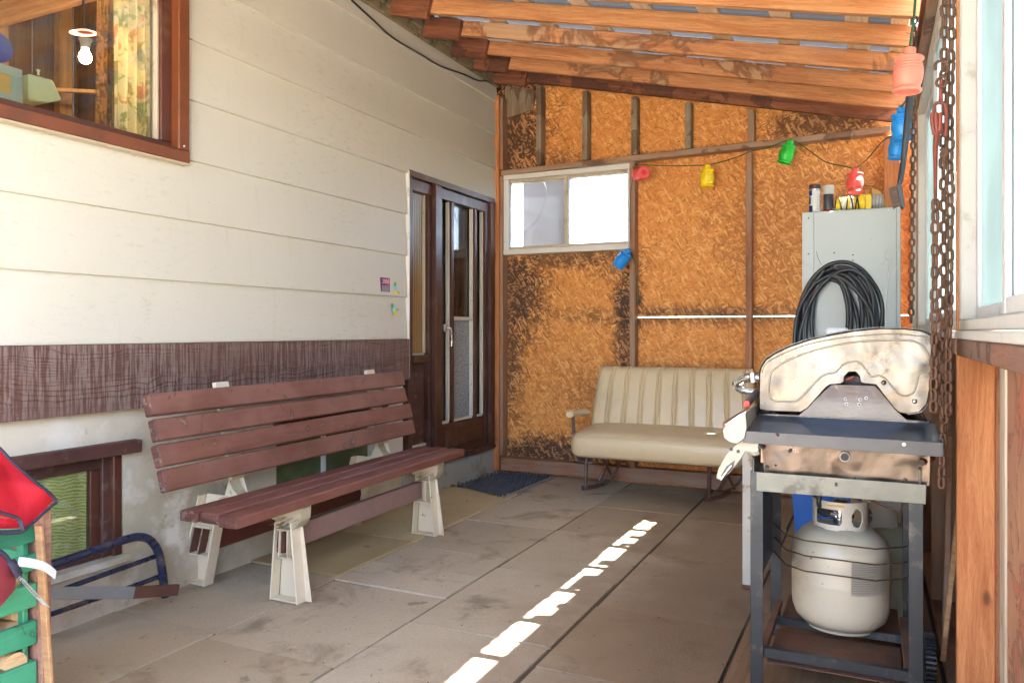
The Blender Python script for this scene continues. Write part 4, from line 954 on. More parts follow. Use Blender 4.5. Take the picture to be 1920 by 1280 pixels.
# ---- door mat woven of rubber links
dm = thing('door_mat', (-2.43, 4.95, 0), 'blue-black woven rubber door mat at the foot of the door step', 'door mat')
a0, a1, b0, b1_ = Vector((-2.635, 4.665, 0)), Vector((-2.185, 4.475, 0)), Vector((-2.60, 5.26, 0)), Vector((-2.165, 5.27, 0))
def mp(u, v): return a0.lerp(a1, u).lerp(b0.lerp(b1_, u), v)
bm = bmesh.new()
for (u, v) in ((0, 0), (1, 0), (1, 1), (0, 1)): bm.verts.new(mp(u, v) + Vector((0, 0, .006)))
bm.verts.ensure_lookup_table(); f = bm.faces.new(bm.verts); bmesh.ops.solidify(bm, geom=[f], thickness=.004)
mesh('backing', bm, M['black'], dm, smooth=False)
bm = bmesh.new()
for i in range(17):
    for j in range(21):
        u, v = (i + .5 + .5 * (j % 2) * .9) / 17.6, (j + .5) / 21; p = mp(u, v)
        bm_lathe([(0, .009), (.006, .0145), (.0110, .007), (.0115, 0)], 8, bm, Matrix.Translation(p + Vector((0, 0, .009 + .002 * rnd(0, 1)))) @ Matrix.Rotation(rnd(-.1, .1) - .4, 4, 'Z') @ Matrix.Diagonal((1.0, .72, 1, 1)))
tag(mesh('woven_links', bm, M['mat'], dm, angle=50), kind='stuff')
bm = bmesh.new()
for i in range(26): p = mp(1.012, (i + .5) / 26); bm_box(.010, .022, .010, .002, bm, Matrix.Translation(p + Vector((0, 0, .012))) @ Matrix.Rotation(rnd(-.2, .2), 4, 'Z'))
tag(mesh('edge_links', bm, M['matedge'], dm, smooth=False), kind='stuff')

# ---- dark blue headboard lying against the wall
hbp = lambda u, v, x=-2.56: onX(u, v, x)
hb = thing('bed_headboard', (-2.56, 1.9, 0), 'dark navy tubular bed headboard propped on its side below the basement window', 'headboard')
tube('outer_tube', [hbp(-40, 1108), hbp(90, 1062), hbp(170, 1034), hbp(232, 1012), hbp(262, 1006), hbp(284, 1014), hbp(298, 1038), hbp(304, 1070), hbp(308, 1100), hbp(310, 1118)], .0165, M['navy'], hb, seg=12, smooth_n=6)
for (p, q) in (((298, 1040), (-40, 1158)), ((304, 1078), (180, 1122)), ((190, 1118), (-40, 1196))):
    tube('cross_tube', [hbp(*p, -2.562), hbp((p[0] + q[0]) / 2, (p[1] + q[1]) / 2 + 1, -2.562), hbp(*q, -2.562)], .0095, M['navy'], hb, seg=10)
# ---- galvanised bar
gb0, gb1, gb2 = onX(40, 1112, -2.36), onX(250, 1110, -2.42), onX(333, 1105, -2.44)
br = bar('metal_bar', gb0, gb1, .014, .040, M['galv'], None); tag(br, 'flat galvanised bar with a rusty brown end lying in front of the navy headboard', 'metal bar')
bar('rusty_end', gb1 - (gb1 - gb0).normalized() * .001, gb2, .016, .042, M['rust'], br)

# ---- green slatted crate with firewood, board end and red bag
XC = -1.95
cr = thing('slatted_crate', (XC, .95, 0), 'green painted slatted crate full of split firewood at the left edge', 'crate')
for (z0, z1) in ((.550, .588), (.478, .520), (.384, .444), (.288, .348), (.183, .244), (.082, .140), (.01, .05)):
    box('slat', (XC - .010, .30, z0), (XC + .004, 1.262, z1), M['green'], cr, .002)
    box('slat', (XC - .46, 1.250, z0), (XC - .0105, 1.262, z1), M['green'], cr, .002)
for (x, y) in ((XC - .04, 1.215), (XC - .45, 1.215), (XC - .04, .32)): box('corner_post', (x, y + .021, 0), (x + .029, y + .0345, .60), M['green'], cr, .002)
box('bottom', (XC - .45, .32, .005), (XC - .012, 1.24, .02), M['green'], cr, .001)
bd = bar('end_board', (XC - .22, 1.283, 0), (XC - .20, 1.272, .640), .46, .024, M['crateend'], None, up=(0, 1, 0)); tag(bd, 'brown wooden board standing against the end of the green crate', 'board')
bd2 = bar('board', onX(103, 1440, -1.905), onX(73, 984, -1.925), .010, .026, M['leanplank'], None, up=(1, 0, 0)); tag(bd2, 'narrow tan wooden strip leaning on the corner of the green crate', 'wooden strip')
def log(name, c, r, length, ang_, seedk, par=None):
    rs = random.Random(seedk); n = rs.choice((3, 4, 5)); a0_ = rs.random() * 6
    out = []
    for k in range(18):
        a = 2 * math.pi * k / 18; rr = r * (1 if math.cos(a * 1 - a0_) > -.2 else .62 + .15 * rs.random()) * (1 + .05 * rs.random()); out.append((rr * math.cos(a), rr * math.sin(a)))
    bm = bmesh.new(); A = [bm.verts.new((x, y, 0)) for x, y in out]; B = [bm.verts.new((x * .96, y * .95, length)) for x, y in out]
    bm.faces.new(A[::-1]); bm.faces.new(B)
    for k in range(18): bm.faces.new((A[k], A[(k + 1) % 18], B[(k + 1) % 18], B[k]))
    return mesh(name, bm, M['firewood'], par, Matrix.Translation(c) @ Euler(ang_).to_matrix().to_4x4(), angle=30)
kk = 0; cnt = 0
for zc in (.055, .115, .175, .235, .300, .365, .425):
    for yc in [.36 + .086 * j + rnd(-.012, .012) for j in range(7, 10)] + [1.200]:
        kk += 1
        lg = log('log', (XC - .40 + rnd(0, .015), yc, zc), rnd(.032, .043), .36 + rnd(-.0, .02), (rnd(-.08, .08), R(90) + rnd(-.05, .05), rnd(-.08, .08)), kk)
        tag(lg, 'split log stacked inside the green slatted crate', 'log', 'split logs inside the green crate')
bag = thing('red_bag', (-1.93, 1.1, .62), 'red cloth bag with navy piping and white labels lying on the green crate', 'bag')
def cloth(name, grid, mat, parent, th=.006, sub=2, crease=.006, seed=0):
    """thick cloth from a coarse grid of points"""
    bm = bmesh.new(); nr, nc = len(grid), len(grid[0]); n = 8
    def P(u, v):
        i = min(int(u), nr - 2); j = min(int(v), nc - 2); a = u - i; b_ = v - j
        g = lambda i_, j_: Vector(grid[max(0, min(nr - 1, i_))][max(0, min(nc - 1, j_))])
        return g(i, j) * (1 - a) * (1 - b_) + g(i + 1, j) * a * (1 - b_) + g(i, j + 1) * (1 - a) * b_ + g(i + 1, j + 1) * a * b_
    R_, C_ = (nr - 1) * n, (nc - 1) * n; V = []
    for i in range(R_ + 1):
        row = []
        for j in range(C_ + 1):
            p = P(i / n, j / n); e = min(i, R_ - i, j, C_ - j) / n
            d = noise.noise(Vector((p.y * 14 + seed, p.z * 7, 3.1 + seed))) * crease * min(1, e * 2) + .012 * min(1, e)
            row.append(bm.verts.new(p + Vector((d * 1.0, 0, d * .3))))
        V.append(row)
    for i in range(R_):
        for j in range(C_): bm.faces.new((V[i][j], V[i + 1][j], V[i + 1][j + 1], V[i][j + 1]))
    bmesh.ops.solidify(bm, geom=bm.faces[:], thickness=th)
    return mesh(name, bm, mat, parent, angle=60)
q = lambda u, v, x=-1.915: tuple(onX(u, v, x))
cloth('top_flap', [[q(-130, 790, -1.98), q(-60, 810, -1.96), q(0, 838, -1.93), q(8, 846, -1.93)], [q(-130, 850, -1.95), q(-60, 880, -1.92), q(40, 905, -1.90), q(104, 934, -1.90)], [q(-130, 935, -1.92), q(-60, 955, -1.90), q(10, 970, -1.885), q(50, 988, -1.885)]], M['redcloth'], bag, crease=.025)
cloth('under_flap', [[q(-130, 948, -1.91), q(-60, 955, -1.905), q(0, 970, -1.90), q(34, 976, -1.90)], [q(-130, 990, -1.915), q(-60, 990, -1.91), q(0, 991, -1.91), q(38, 990, -1.905)]], M['redcloth'], bag, crease=.012, seed=4)
cloth('side_pouch', [[q(-130, 1025, -1.89), q(-50, 1028, -1.88), q(0, 1030, -1.87), q(18, 1045, -1.875)], [q(-130, 1070, -1.87), q(-50, 1075, -1.85), q(0, 1080, -1.85), q(30, 1085, -1.865)], [q(-130, 1150, -1.88), q(-50, 1150, -1.87), q(0, 1138, -1.865), q(28, 1105, -1.875)]], M['redvinyl'], bag, crease=.03, seed=9)
cloth('side_piece', [[q(-10, 1028, -1.880), q(4, 1036, -1.878), q(20, 1048, -1.872)], [q(-10, 1052, -1.868), q(16, 1068, -1.862), q(34, 1076, -1.866)]], M['redcloth'], bag, crease=.01, seed=12)
tube('piping', [q(-130, 784, -1.965), q(-60, 806, -1.945), q(-6, 836, -1.915), q(20, 862, -1.90), q(60, 898, -1.89), q(104, 936, -1.885), q(92, 952, -1.88), q(48, 990, -1.87), q(40, 985, -1.87), q(34, 972, -1.87), q(0, 960, -1.87), q(-60, 944, -1.875), q(-130, 934, -1.88)], .0065, M['navypipe'], bag, smooth_n=5, flat=.6)
tube('piping', [q(48, 990, -1.875), q(38, 996, -1.88), q(0, 998, -1.885), q(-130, 998, -1.885)], .006, M['navypipe'], bag, smooth_n=4)
tube('piping', [q(-40, 1022, -1.86), q(0, 1034, -1.86), q(18, 1052, -1.86), q(28, 1070, -1.86), q(38, 1082, -1.855)], .006, M['navypipe'], bag, smooth_n=5)
tube('strap', [q(20, 1050, -1.862), q(28, 1062, -1.85), q(36, 1078, -1.848)], .012, M['navypipe'], bag, smooth_n=4, flat=.4)
def ribbon(name, pts, wv, mat, parent, th=.0012):
    L = spline([Vector(p) for p in pts], 6); bm = bmesh.new(); rows = []
    wv = Vector(wv)
    for p in L: rows.append([bm.verts.new(p - wv / 2), bm.verts.new(p + wv / 2)])
    for A, B in zip(rows[:-1], rows[1:]): bm.faces.new((A[0], A[1], B[1], B[0]))
    bmesh.ops.solidify(bm, geom=bm.faces[:], thickness=th); return mesh(name, bm, mat, parent)
ribbon('care_label', [q(34, 1052, -1.85), q(58, 1055, -1.835), (q(84, 1062, -1.825)), q(105, 1078, -1.82)], (0, .004, .021), M['tag'], bag)
lb = ribbon('care_label', [q(34, 1078, -1.846), q(52, 1098, -1.838), q(72, 1120, -1.832), q(88, 1136, -1.826)], (0, .021, -.015), M['tag'], bag)
pc = [q(40, 1086, -1.842), q(52, 1099, -1.8355), q(66, 1114, -1.832)]
text('RG', .017, Vector(q(34, 1083, -1.838)) + Vector((.004, 0, 0)), (R(90), R(48), R(84)), M['ink'], lb)
for k in range(7):
    t = k / 7; p = Vector(q(43 + 30 * t, 1091 + 31 * t, -1.8345 + .006 * t)) + Vector((.0025, 0, 0))
    bar('printed_line', p - Vector((0, .006, -.0045)), p + Vector((0, .006, -.0045)), .0006, .0011, M['ink'], lb, up=(0, .6, .8), bev=0)

# ================================================================== GRILL
YG = 2.26
gr = thing('barbecue_grill', (-.09, 2.6, 0), 'old stainless barbecue grill on an open dark steel cart without doors', 'barbecue grill')
gx0, gx1 = -.345, .150
# side shelf
sh = prism('side_shelf', [(gx0 + .005, YG, .806), (.156, YG, .803), (.156, 2.462, .829), (gx0 + .02, 2.462, .832)], (0, 0, -.006), M['shelf'], gr, .002); sh['label'] = 'blue-black enamel side shelf with a deep grey lip'
prism('lip', [(gx0 + .005, YG - .003, .8055), (.158, YG - .003, .8025), (.158, YG - .003, .766), (gx0 + .005, YG - .003, .772)], (0, .0025, 0), M['shelflip'], sh, .0006)
box('lip', (.1565, YG - .003, .768), (.159, 2.46, .815), M['shelflip'], sh, .0005)
for u, v in ((1458, 814), (1695, 833)): lathe('rivet', [(0, .002), (.0045, .0015), (.0055, 0)], onY(u, v, YG - .0032), M['doorwhite'] if u > 1600 else M['rust'], sh, 12, rot=(R(90), 0, 0))
# cream control panel end with drooping bracket
def YP(l, y): return [onY(u, v, y) for u, v in l]
cp = prism('control_panel', YP([(1398, 772), (1385, 778), (1362, 794), (1355, 806), (1357, 820), (1368, 829), (1382, 832), (1396, 822), (1400, 800)], YG - .012), (0, .62, 0), M['panelmetal'], gr, .002); cp['label'] = 'cream metal control panel along the front edge'
tube('edge', YP([(1399, 772), (1384, 780), (1361, 796)], YG - .010), .003, M['chrome'], cp, smooth_n=4)
bk_ = prism('bracket', YP([(1396, 823), (1422, 822), (1423, 846), (1414, 850), (1398, 846), (1388, 862), (1372, 882), (1352, 901), (1342, 896), (1347, 878), (1362, 850), (1378, 834)], YG + .03), (0, .010, 0), M['panelmetal'], gr, .002); bk_['label'] = 'bent cream bracket hanging below the control panel'
prism('slot', YP([(1378, 862), (1374, 880), (1358, 892), (1351, 892), (1362, 874)], YG + .0285), (0, .0012, 0), M['shelflip'], bk_, 0)
tube('rod', YP([(1372, 872), (1358, 890), (1352, 899)], YG + .026), .0035, M['chrome'], bk_)
for u, v in ((1384, 846), (1371, 842), (1424, 838)): lathe('hole', [(0, .001), (.0045, .001), (.005, 0)], onY(u, v, YG + .0285), M['black'], bk_, 10, rot=(R(90), 0, 0))
tube('gas_pipe', YP([(1404, 846), (1415, 851), (1424, 848)], YG + .06), .006, M['creamwin'], bk_)
# hood
YH = 2.45
outl = [(1423, 768), (1423, 730), (1424, 700), (1427, 688), (1436, 674), (1450, 664), (1478, 650), (1520, 636), (1560, 627), (1600, 620), (1650, 615), (1700, 616), (1730, 620), (1746, 628), (1748, 650), (1747, 690),
        (1743, 735), (1738, 758), (1724, 773), (1700, 776), (1686, 774), (1676, 766), (1650, 732), (1642, 722), (1618, 719), (1612, 716), (1611, 706), (1604, 698), (1592, 698), (1584, 706), (1583, 716), (1576, 720), (1556, 722), (1550, 726), (1514, 766), (1502, 773), (1440, 771)]
hood = prism('hood', YP(outl, YH), (0, .010, 0), M['hood'], gr, .003); hood['label'] = 'tarnished stainless hood with a pressed side panel'
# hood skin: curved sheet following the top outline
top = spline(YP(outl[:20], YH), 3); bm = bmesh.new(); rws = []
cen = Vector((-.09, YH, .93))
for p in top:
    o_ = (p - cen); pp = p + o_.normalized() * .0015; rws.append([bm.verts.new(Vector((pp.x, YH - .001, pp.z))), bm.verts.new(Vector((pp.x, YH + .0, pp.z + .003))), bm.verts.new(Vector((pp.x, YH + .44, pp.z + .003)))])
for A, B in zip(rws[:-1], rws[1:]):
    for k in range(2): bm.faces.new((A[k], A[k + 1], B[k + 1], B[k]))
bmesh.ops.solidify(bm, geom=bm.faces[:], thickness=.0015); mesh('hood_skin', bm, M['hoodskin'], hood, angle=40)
prism('hood_end', YP(outl[:20], YH + .44), (0, .004, 0), M['hood'], hood, 0)
bead1 = YP([(1446, 748), (1442, 735), (1444, 705), (1452, 692), (1480, 674), (1530, 656), (1590, 643), (1650, 638), (1700, 638), (1724, 644), (1738, 660), (1744, 680), (1742, 696), (1730, 698), (1722, 704), (1718, 722), (1712, 736), (1698, 742), (1684, 738), (1672, 724), (1658, 708), (1646, 704), (1634, 706), (1626, 696), (1612, 680), (1596, 678), (1580, 684), (1566, 698), (1554, 700), (1540, 706), (1518, 728), (1494, 752), (1470, 752), (1454, 752)], YH - .0008)
tube('pressed_bead', bead1, .0026, M['bead'], hood, seg=8, closed=True, smooth_n=3)
tube('edge_bead', YP([(1428, 700), (1434, 684), (1450, 672), (1500, 650), (1560, 636), (1620, 629), (1680, 626), (1740, 632)], YH - .003),   .0015, M['bead'], hood, seg=6, smooth_n=4)
for u, v, m_ in ((1715, 752, 'chrome'), (1657, 717, 'firebox')): lathe('rivet', [(0, .004), (.003, .0035), (.0055, .002), (.007, 0)], onY(u, v, YH - .001), M[m_], hood, 14, rot=(R(90), 0, 0))
tube('pin', [onY(1601, 706, YH + .02), onY(1586, 712, YH + .02)], .005, M['rustred'], hood)
box('logo_badge', tuple(onY(1548, 634, YH + .12) + Vector((0, 0, .0))), tuple(onY(1592, 622, YH + .22) + Vector((0, .0, .012))), M['alum'], hood, .006)
# hood handle (seen end on, running along the front of the hood)
hl = tube('hood_handle', YP([(1425, 708), (1405, 706)], YH + .03) + [onY(1386, 712, YH + .05), onY(1379, 722, YH + .06), onY(1392, 731, YH + .07), onY(1425, 736, YH + .08)], .0115, M['chrome'], gr, seg=14, smooth_n=5); hl['label'] = 'dull chrome bent hood handle'
tube('clamp', YP([(1411, 699), (1413, 716)], YH + .028), .0145, M['chrome'], hl, seg=12); 
tube('handle_bar', [onY(1388, 716, YH + .06), onY(1388, 716, YH + .06) + Vector((0, .36, 0))], .010, M['chrome'], hl, seg=12)
rp = onY(1400, 757, YH - .04)
ht = tube('front_handle', [rp, rp + Vector((.018, .10, .03)), rp + Vector((.02, .35, .032))], .0115, M['osbrust'], gr, seg=14); lathe('red_cap', [(0, .004), (.0095, .003), (.0115, 0), (.0115, -.004)], rp + Vector((0, -.002, 0)), M['redcap'], ht, 18, rot=(R(90), 0, 0))
# black back plate inside notch, inner box
prism('end_plate', YP([(1497, 778), (1505, 771), (1552, 726), (1560, 720), (1640, 722), (1648, 730), (1682, 770), (1700, 786), (1745, 789), (1745, 795), (1497, 785)], YH + .012), (0, .006, 0), M['backpanel'], gr, .0015)
for u, v in ((1585, 748), (1587, 757), (1613, 749), (1611, 758), (1624, 746)): lathe('hole', [(0, .0012), (.0028, .0012), (.0045, .0008), (.005, 0)], onY(u, v, YH + .0115), M['alum'], gr, 10, rot=(R(90), 0, 0)); lathe('hole', [(0, .001), (.0026, .001), (.0027, 0)], onY(u, v, YH + .0100), M['black'], gr, 10, rot=(R(90), 0, 0))
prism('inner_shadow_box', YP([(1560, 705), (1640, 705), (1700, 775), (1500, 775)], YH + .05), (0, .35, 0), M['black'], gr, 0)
box('rim', (-.335, YH + .012, .829), (.135, YH + .43, .838), M['backpanel'], gr, .003)
# firebox: dented sheet under the shelf
def dented(name, q4, n, m, amp, mat, parent, seed):
    a, b_, c, d = [Vector(p) for p in q4]; bm = bmesh.new(); V = []
    for i in range(n + 1):
        row = []
        for j in range(m + 1):
            p = a.lerp(b_, i / n).lerp(d.lerp(c, i / n), j / m)
            dz = noise.noise(Vector((p.x * 7 + seed, p.z * 6, seed))) * amp + noise.noise(Vector((p.x * 22, p.z * 19, seed))) * amp * .25
            row.append(bm.verts.new(p + Vector((0, dz, 0))))
        V.append(row)
    for i in range(n):
        for j in range(m): bm.faces.new((V[i][j], V[i + 1][j], V[i + 1][j + 1], V[i][j + 1]))
    bmesh.ops.solidify(bm, geom=bm.faces[:], thickness=.002); return mesh(name, bm, mat, parent, angle=60)
YF = 2.40
fb = dented('firebox', YP([(1427, 824), (1744, 846), (1742, 910), (1433, 885)], YF), 60, 14, .010, M['firebox'], gr, 3.3); fb['label'] = 'dented tarnished steel firebox side with a round hole'
box('firebox_body', (-.315, YF + .012, .690), (.120, YF + .46, .800), M['firebox'], gr, .004)
lathe('hole', [(0, .004), (.011, .004), (.0118, .0055), (.014, .004), (.0145, 0)], onY(1584, 856, YF - .008), M['alum'], fb, 24, rot=(R(90), 0, 0)); lathe('hole', [(0, .0058), (.0108, .0058), (.011, 0)], onY(1584, 856, YF - .008), M['black'], fb, 24, rot=(R(90), 0, 0))
for u, v, r_ in ((1431, 838, .006), (1438, 875, .005), (1481, 845, .005), (1454, 872, .003), (1697, 900, .006), (1603, 896, .004), (1652, 901, .004)): lathe('hole', [(0, .0055), (r_ * .75, .0052), (r_, .004), (r_, 0)], onY(u, v, YF - .006), M['rust'] if v > 890 else M['black'], fb, 12, rot=(R(90), 0, 0))
tube('nozzle', [onY(1728, 867, YF - .02), onY(1748, 858, YF + .05)], .009, M['rust'], gr)
tube('nozzle', [onY(1728, 867, YF - .0215), onY(1728, 867, YF - .018)], .006, M['black'], gr)
# cart: legs, rails
lx0, lx1, ly0, ly1 = -.318, .101, 2.375, 2.86
def leg(x, y, m_='dkframe'):
    l_ = box('leg', (x - .018, y, .0), (x + .018, y + .003, .672), M[m_], gr, .001); box('flange', (x - .018 if x < 0 else x + .015, y + .0035, .0), (x - .015 if x < 0 else x + .018, y + .034, .672), M[m_], l_, .001); return l_
for x in (lx0, lx1): leg(x, ly0)
for x in (lx0 + .0, lx1 + .0): leg(x, ly1)
tr = prism('top_rail', YP([(1418, 884), (1737, 908), (1736, 945), (1418, 920)], ly0 - .008), (0, .004, 0), M['railsteel'], gr, .001); tr['label'] = 'greyed steel top rail with a small square slot'
prism('slot', YP([(1565, 904), (1570, 904), (1571, 911), (1565, 911)], ly0 - .0092), (0, .001, 0), M['black'], tr, 0)
bar('top_rail', (lx0 - .01, ly0, .690), (lx0 - .01, ly1, .690), .006, .045, M['railsteel'], gr); bar('top_rail', (lx1 + .01, ly0, .690), (lx1 + .01, ly1, .690), .006, .045, M['railsteel'], gr); bar('top_rail', (lx0, ly1, .690), (lx1, ly1, .690), .006, .045, M['railsteel'], gr)
box('side_panel', (lx0 - .016, ly0 + .036, .30), (lx0 - .012, ly1 - .002, .668), M['shelf'], gr, .001)
bar('bottom_rail', (lx0 + .018, 2.395, .135), (lx1 - .0, 2.395, .135), .022, .030, M['dkframe'], gr); bar('bottom_rail', (lx0 + .02, 2.70, .125), (lx1 - .01, 2.70, .125), .020, .026, M['dkframe'], gr)
bar('bottom_rail', (lx0 + .012, 2.41, .13), (lx0 + .012, ly1, .13), .022, .022, M['cartred'], gr); bar('bottom_rail', (lx1 - .012, 2.41, .13), (lx1 - .012, ly1, .13), .030, .022, M['cartred'], gr)
box('tank_tray', (lx0 + .03, 2.712, .105), (lx1 - .03, 3.02, .112), M['cartred'], gr, .001)
box('drip_pan', (lx0 + .024, 2.41, .096), (lx1 - .03, 2.69, .099), M['cartred'], gr, .001)
for z in (.437, .390, .342):
    tube('tank_guard_wire', [(lx0 + .008, 2.74, z + .028 * 0), (lx0 + .06, 2.60, z), (lx0 + .12, 2.555, z), (lx1 - .10, 2.545, z), (lx1 - .02, 2.60, z + .002), (lx1, 2.64, z + .004)], .0024, M['wire'], gr, seg=6, smooth_n=0)
tube('guard_end_wire', [(lx1 - .004, 2.64, .53), (lx1 - .002, 2.62, .44), (lx1 + .002, 2.60, .33)], .0024, M['wire'], gr, seg=6)
hp = tube('heat_tray', [onY(1608, 928, 2.55), onY(1684, 960, 2.55), onY(1688, 958, 2.55), onY(1692, 936, 2.55)], .002, M['rust'], gr, seg=6); prism('tray_side', YP([(1612, 922), (1692, 930), (1687, 958), (1683, 959)], 2.56), (0, .14, 0), M['black'], gr, 0)
# wheel seen edge on
wh = lathe('wheel', [(.0, -.016), (.062, -.016), (.074, -.014)] + [(.080 if k % 2 else .0765, -.012 + .003 * k) for k in range(9)] + [(.074, .014), (.062, .016), (0, .016)], (.150, 2.66, .082), M['rubber'], gr, 40, rot=(0, R(90), 0))
bm = bmesh.new()
for k in range(36):
    a = 2 * math.pi * k / 36; bm_box(.028, .006, .005, 0, bm, Matrix.Rotation(a, 4, 'X') @ Matrix.Translation((0, 0, .0815)))
tag(mesh('tread_blocks', bm, M['rubber'], wh, Matrix.Translation((.150, 2.66, .082)), smooth=False), kind='stuff')
tube('axle', [(.10, 2.66, .082), (.134, 2.66, .082)], .006, M['rust'], gr)

# ---- propane tanks
def tank(name, x, y, z, r, mats, label, rotz=0, s=1.0):
    t = thing(name, (x, y, z), label, 'propane tank', 'propane tanks under the grill', rotz=0)
    H_ = .330 * s
    prof = [(0, .004), (r * .55, .004), (r * .78, .012), (r * .92, .034), (r * .985, .062), (r, .090), (r, .150), (r * 1.003, .152), (r * 1.006, .156), (r * 1.003, .160), (r, .163), (r, H_ - .100), (r * .985, H_ - .075), (r * .93, H_ - .050), (r * .82, H_ - .027), (r * .66, H_ - .010), (r * .42, H_ - .002), (r * .12, H_), (0, H_)]
    prof = [(a, b_) for a, b_ in prof]
    b_ = lathe('body', prof, (x, y, z), M[mats[0]], t, 48, angle=40)
    lathe('foot_ring', [(r * .70, 0), (r * .72, .0), (r * .76, .022), (r * .74, .022)], (x, y, z), M[mats[0]], b_, 32)
    # collar: a curved band with an oval and a round cut out
    bm = bmesh.new(); R_ = r * .56; z0, z1 = H_ - .020, H_ + .085; nA, nZ = 96, 20; a_start, a_end = R(-215), R(35)
    vv = {}
    def hole(a, zz):
        ad = (math.degrees(a) + 180) % 360 - 180
        u_ = (ad + 117) ; hz = (zz - z0) / (z1 - z0)
        if abs(u_) < 33 and .30 < hz < .74: 
            return (max(0, abs(u_) - 26) / 7) ** 2 + (max(0, abs(hz - .52) - .12) / .10) ** 2 < 1
        u2 = ad + 50
        return (u2 / 15) ** 2 + ((hz - .52) / .27) ** 2 < 1
    for i in range(nA + 1):
        for j in range(nZ + 1):
            a = a_start + (a_end - a_start) * i / nA; zz = z0 + (z1 - z0) * j / nZ
            vv[i, j] = (R_ * math.cos(a), R_ * math.sin(a), zz, a)
    V = {}
    def gv(i, j):
        if (i, j) not in V: p = vv[i, j]; V[i, j] = bm.verts.new(p[:3])
        return V[i, j]
    for i in range(nA):
        for j in range(nZ):
            a = (vv[i, j][3] + vv[i + 1, j][3]) / 2; zz = (vv[i, j][2] + vv[i, j + 1][2]) / 2
            if hole(a, zz): continue
            if j < 3 and (i // 12) % 2 == 0: continue
            bm.faces.new((gv(i, j), gv(i + 1, j), gv(i + 1, j + 1), gv(i, j + 1)))
    bmesh.ops.smooth_vert(bm, verts=[v for v in bm.verts if v.is_boundary], factor=.5, use_axis_x=False, use_axis_y=False, use_axis_z=True)
    bmesh.ops.solidify(bm, geom=bm.faces[:], thickness=.004)
    cl = mesh('collar', bm, M[mats[1]], t, Matrix.Translation((x, y, z)) @ Matrix.Rotation(rotz, 4, 'Z'), angle=50)
    vz = z + H_
    vl = lathe('valve', [(.022, -.005), (.022, .02), (.016, .024), (.016, .045), (.024, .05), (.026, .07), (.02, .078), (0, .08)], (x, y, vz), M['chrome'], t, 18)
    tube('outlet', [(x - .005, y, vz + .03), (x - .05, y - .01, vz + .032)], .013, M['chrome'], vl); return t, cl
tk, tcl = tank('propane_tank', -.104, 2.75, .1265, .150, ('tank', 'collar'), 'cream propane tank with a white collar standing in the grill cart')
tank('propane_tank', .000, 3.16, .0, .150, ('tank2', 'collar'), 'duller second propane tank standing behind the one in the grill cart', R(-60), 1.16)
# hose, knob and yellow stripe
tube('gas_hose', [(-.15, 2.73, .51), (-.165, 2.68, .53), (-.155, 2.70, .59), (-.14, 2.74, .67), (-.13, 2.78, .70)], .008, M['rubber'], tk, smooth_n=6)
lathe('regulator', [(0, -.010), (.019, -.010), (.021, 0), (.019, .010), (0, .010)], (-.150, 2.705, .505), M['black'], tk, 20, rot=(R(70), 0, R(20)))
def curved_label(name, a0_, a1_, z0, z1, R_, ctr, mat, parent, n=16):
    bm = bmesh.new(); V = []
    for i in range(n + 1):
        a = a0_ + (a1_ - a0_) * i / n; V.append([bm.verts.new((ctr[0] + R_ * math.cos(a), ctr[1] + R_ * math.sin(a), z)) for z in (z0, z1)])
    for A, B in zip(V[:-1], V[1:]): bm.faces.new((A[0], B[0], B[1], A[1]))
    bmesh.ops.solidify(bm, geom=bm.faces[:], thickness=.0004); return mesh(name, bm, mat, parent, smooth=True)
T0 = (-.104, 2.75)
curved_label('yellow_mark', R(-118), R(-80), .527, .532, .150 * .56 + .0006, T0, M['yellow'], tk)
lbm = paint('paper_label', (.60, .55, .44), .45); inkm = paint('faded_ink', (.34, .33, .33), .6)
M['labeltank'] = lbm; M['faint'] = inkm
pl_ = curved_label('printed_label', R(-76), R(-24), .268, .372, .1507, T0, lbm, tk)
rs = random.Random(4)
for k in range(13):
    z = .276 + k * .0072
    e = R(-42) if k % 4 else R(-52); curved_label('printed_line', R(-75.2), e - R(rs.random() * 6), z, z + .0016, .1516, T0, inkm, pl_, 10)
    curved_label('printed_line', R(-38), R(-25.5), z, z + .0016, .1516, T0, inkm, pl_, 6)

# ---- small table behind the grill
tb = thing('side_table', (-.3, 3.3, 0), 'small red-brown topped table on cream legs behind the grill', 'table')
box('tabletop', (-.515, 2.93, .725), (.10, 3.52, .750), M['tabletop'], tb, .003)
for (x, y) in ((-.487, 3.376), (-.487, 3.50), (.08, 3.50)):
    if (x, y) == (-.487, 3.50): continue
    l_ = box('leg', (x - .021, y - .021, .0), (x + .021, y + .021, .7245), M['tableleg'], tb, .003); box('foot', (x - .022, y - .022, 0), (x + .022, y + .022, .02), M['rust'], l_, .002)

# ---- blue tub behind the tank
bt = thing('blue_tub', (-.2, 3.65, 0), 'blue plastic tub with a rolled rim on the floor behind the propane tanks', 'tub')
def frustum(name, cx, cy, z0, z1, w0, d0, w1, d1, mat, parent, th=.003):
    bm = bmesh.new(); a = [bm.verts.new((cx + sx * w0 / 2, cy + sy * d0 / 2, z0)) for sx, sy in ((-1, -1), (1, -1), (1, 1), (-1, 1))]; b_ = [bm.verts.new((cx + sx * w1 / 2, cy + sy * d1 / 2, z1)) for sx, sy in ((-1, -1), (1, -1), (1, 1), (-1, 1))]
    bm.faces.new(a[::-1])
    for k in range(4): bm.faces.new((a[k], a[(k + 1) % 4], b_[(k + 1) % 4], b_[k]))
    bmesh.ops.bevel(bm, geom=[e for e in bm.edges if abs(e.verts[0].co.z - e.verts[1].co.z) > .05], offset=.03, segments=4, affect='EDGES')
    bmesh.ops.solidify(bm, geom=bm.faces[:], thickness=th); return mesh(name, bm, mat, parent, angle=40)
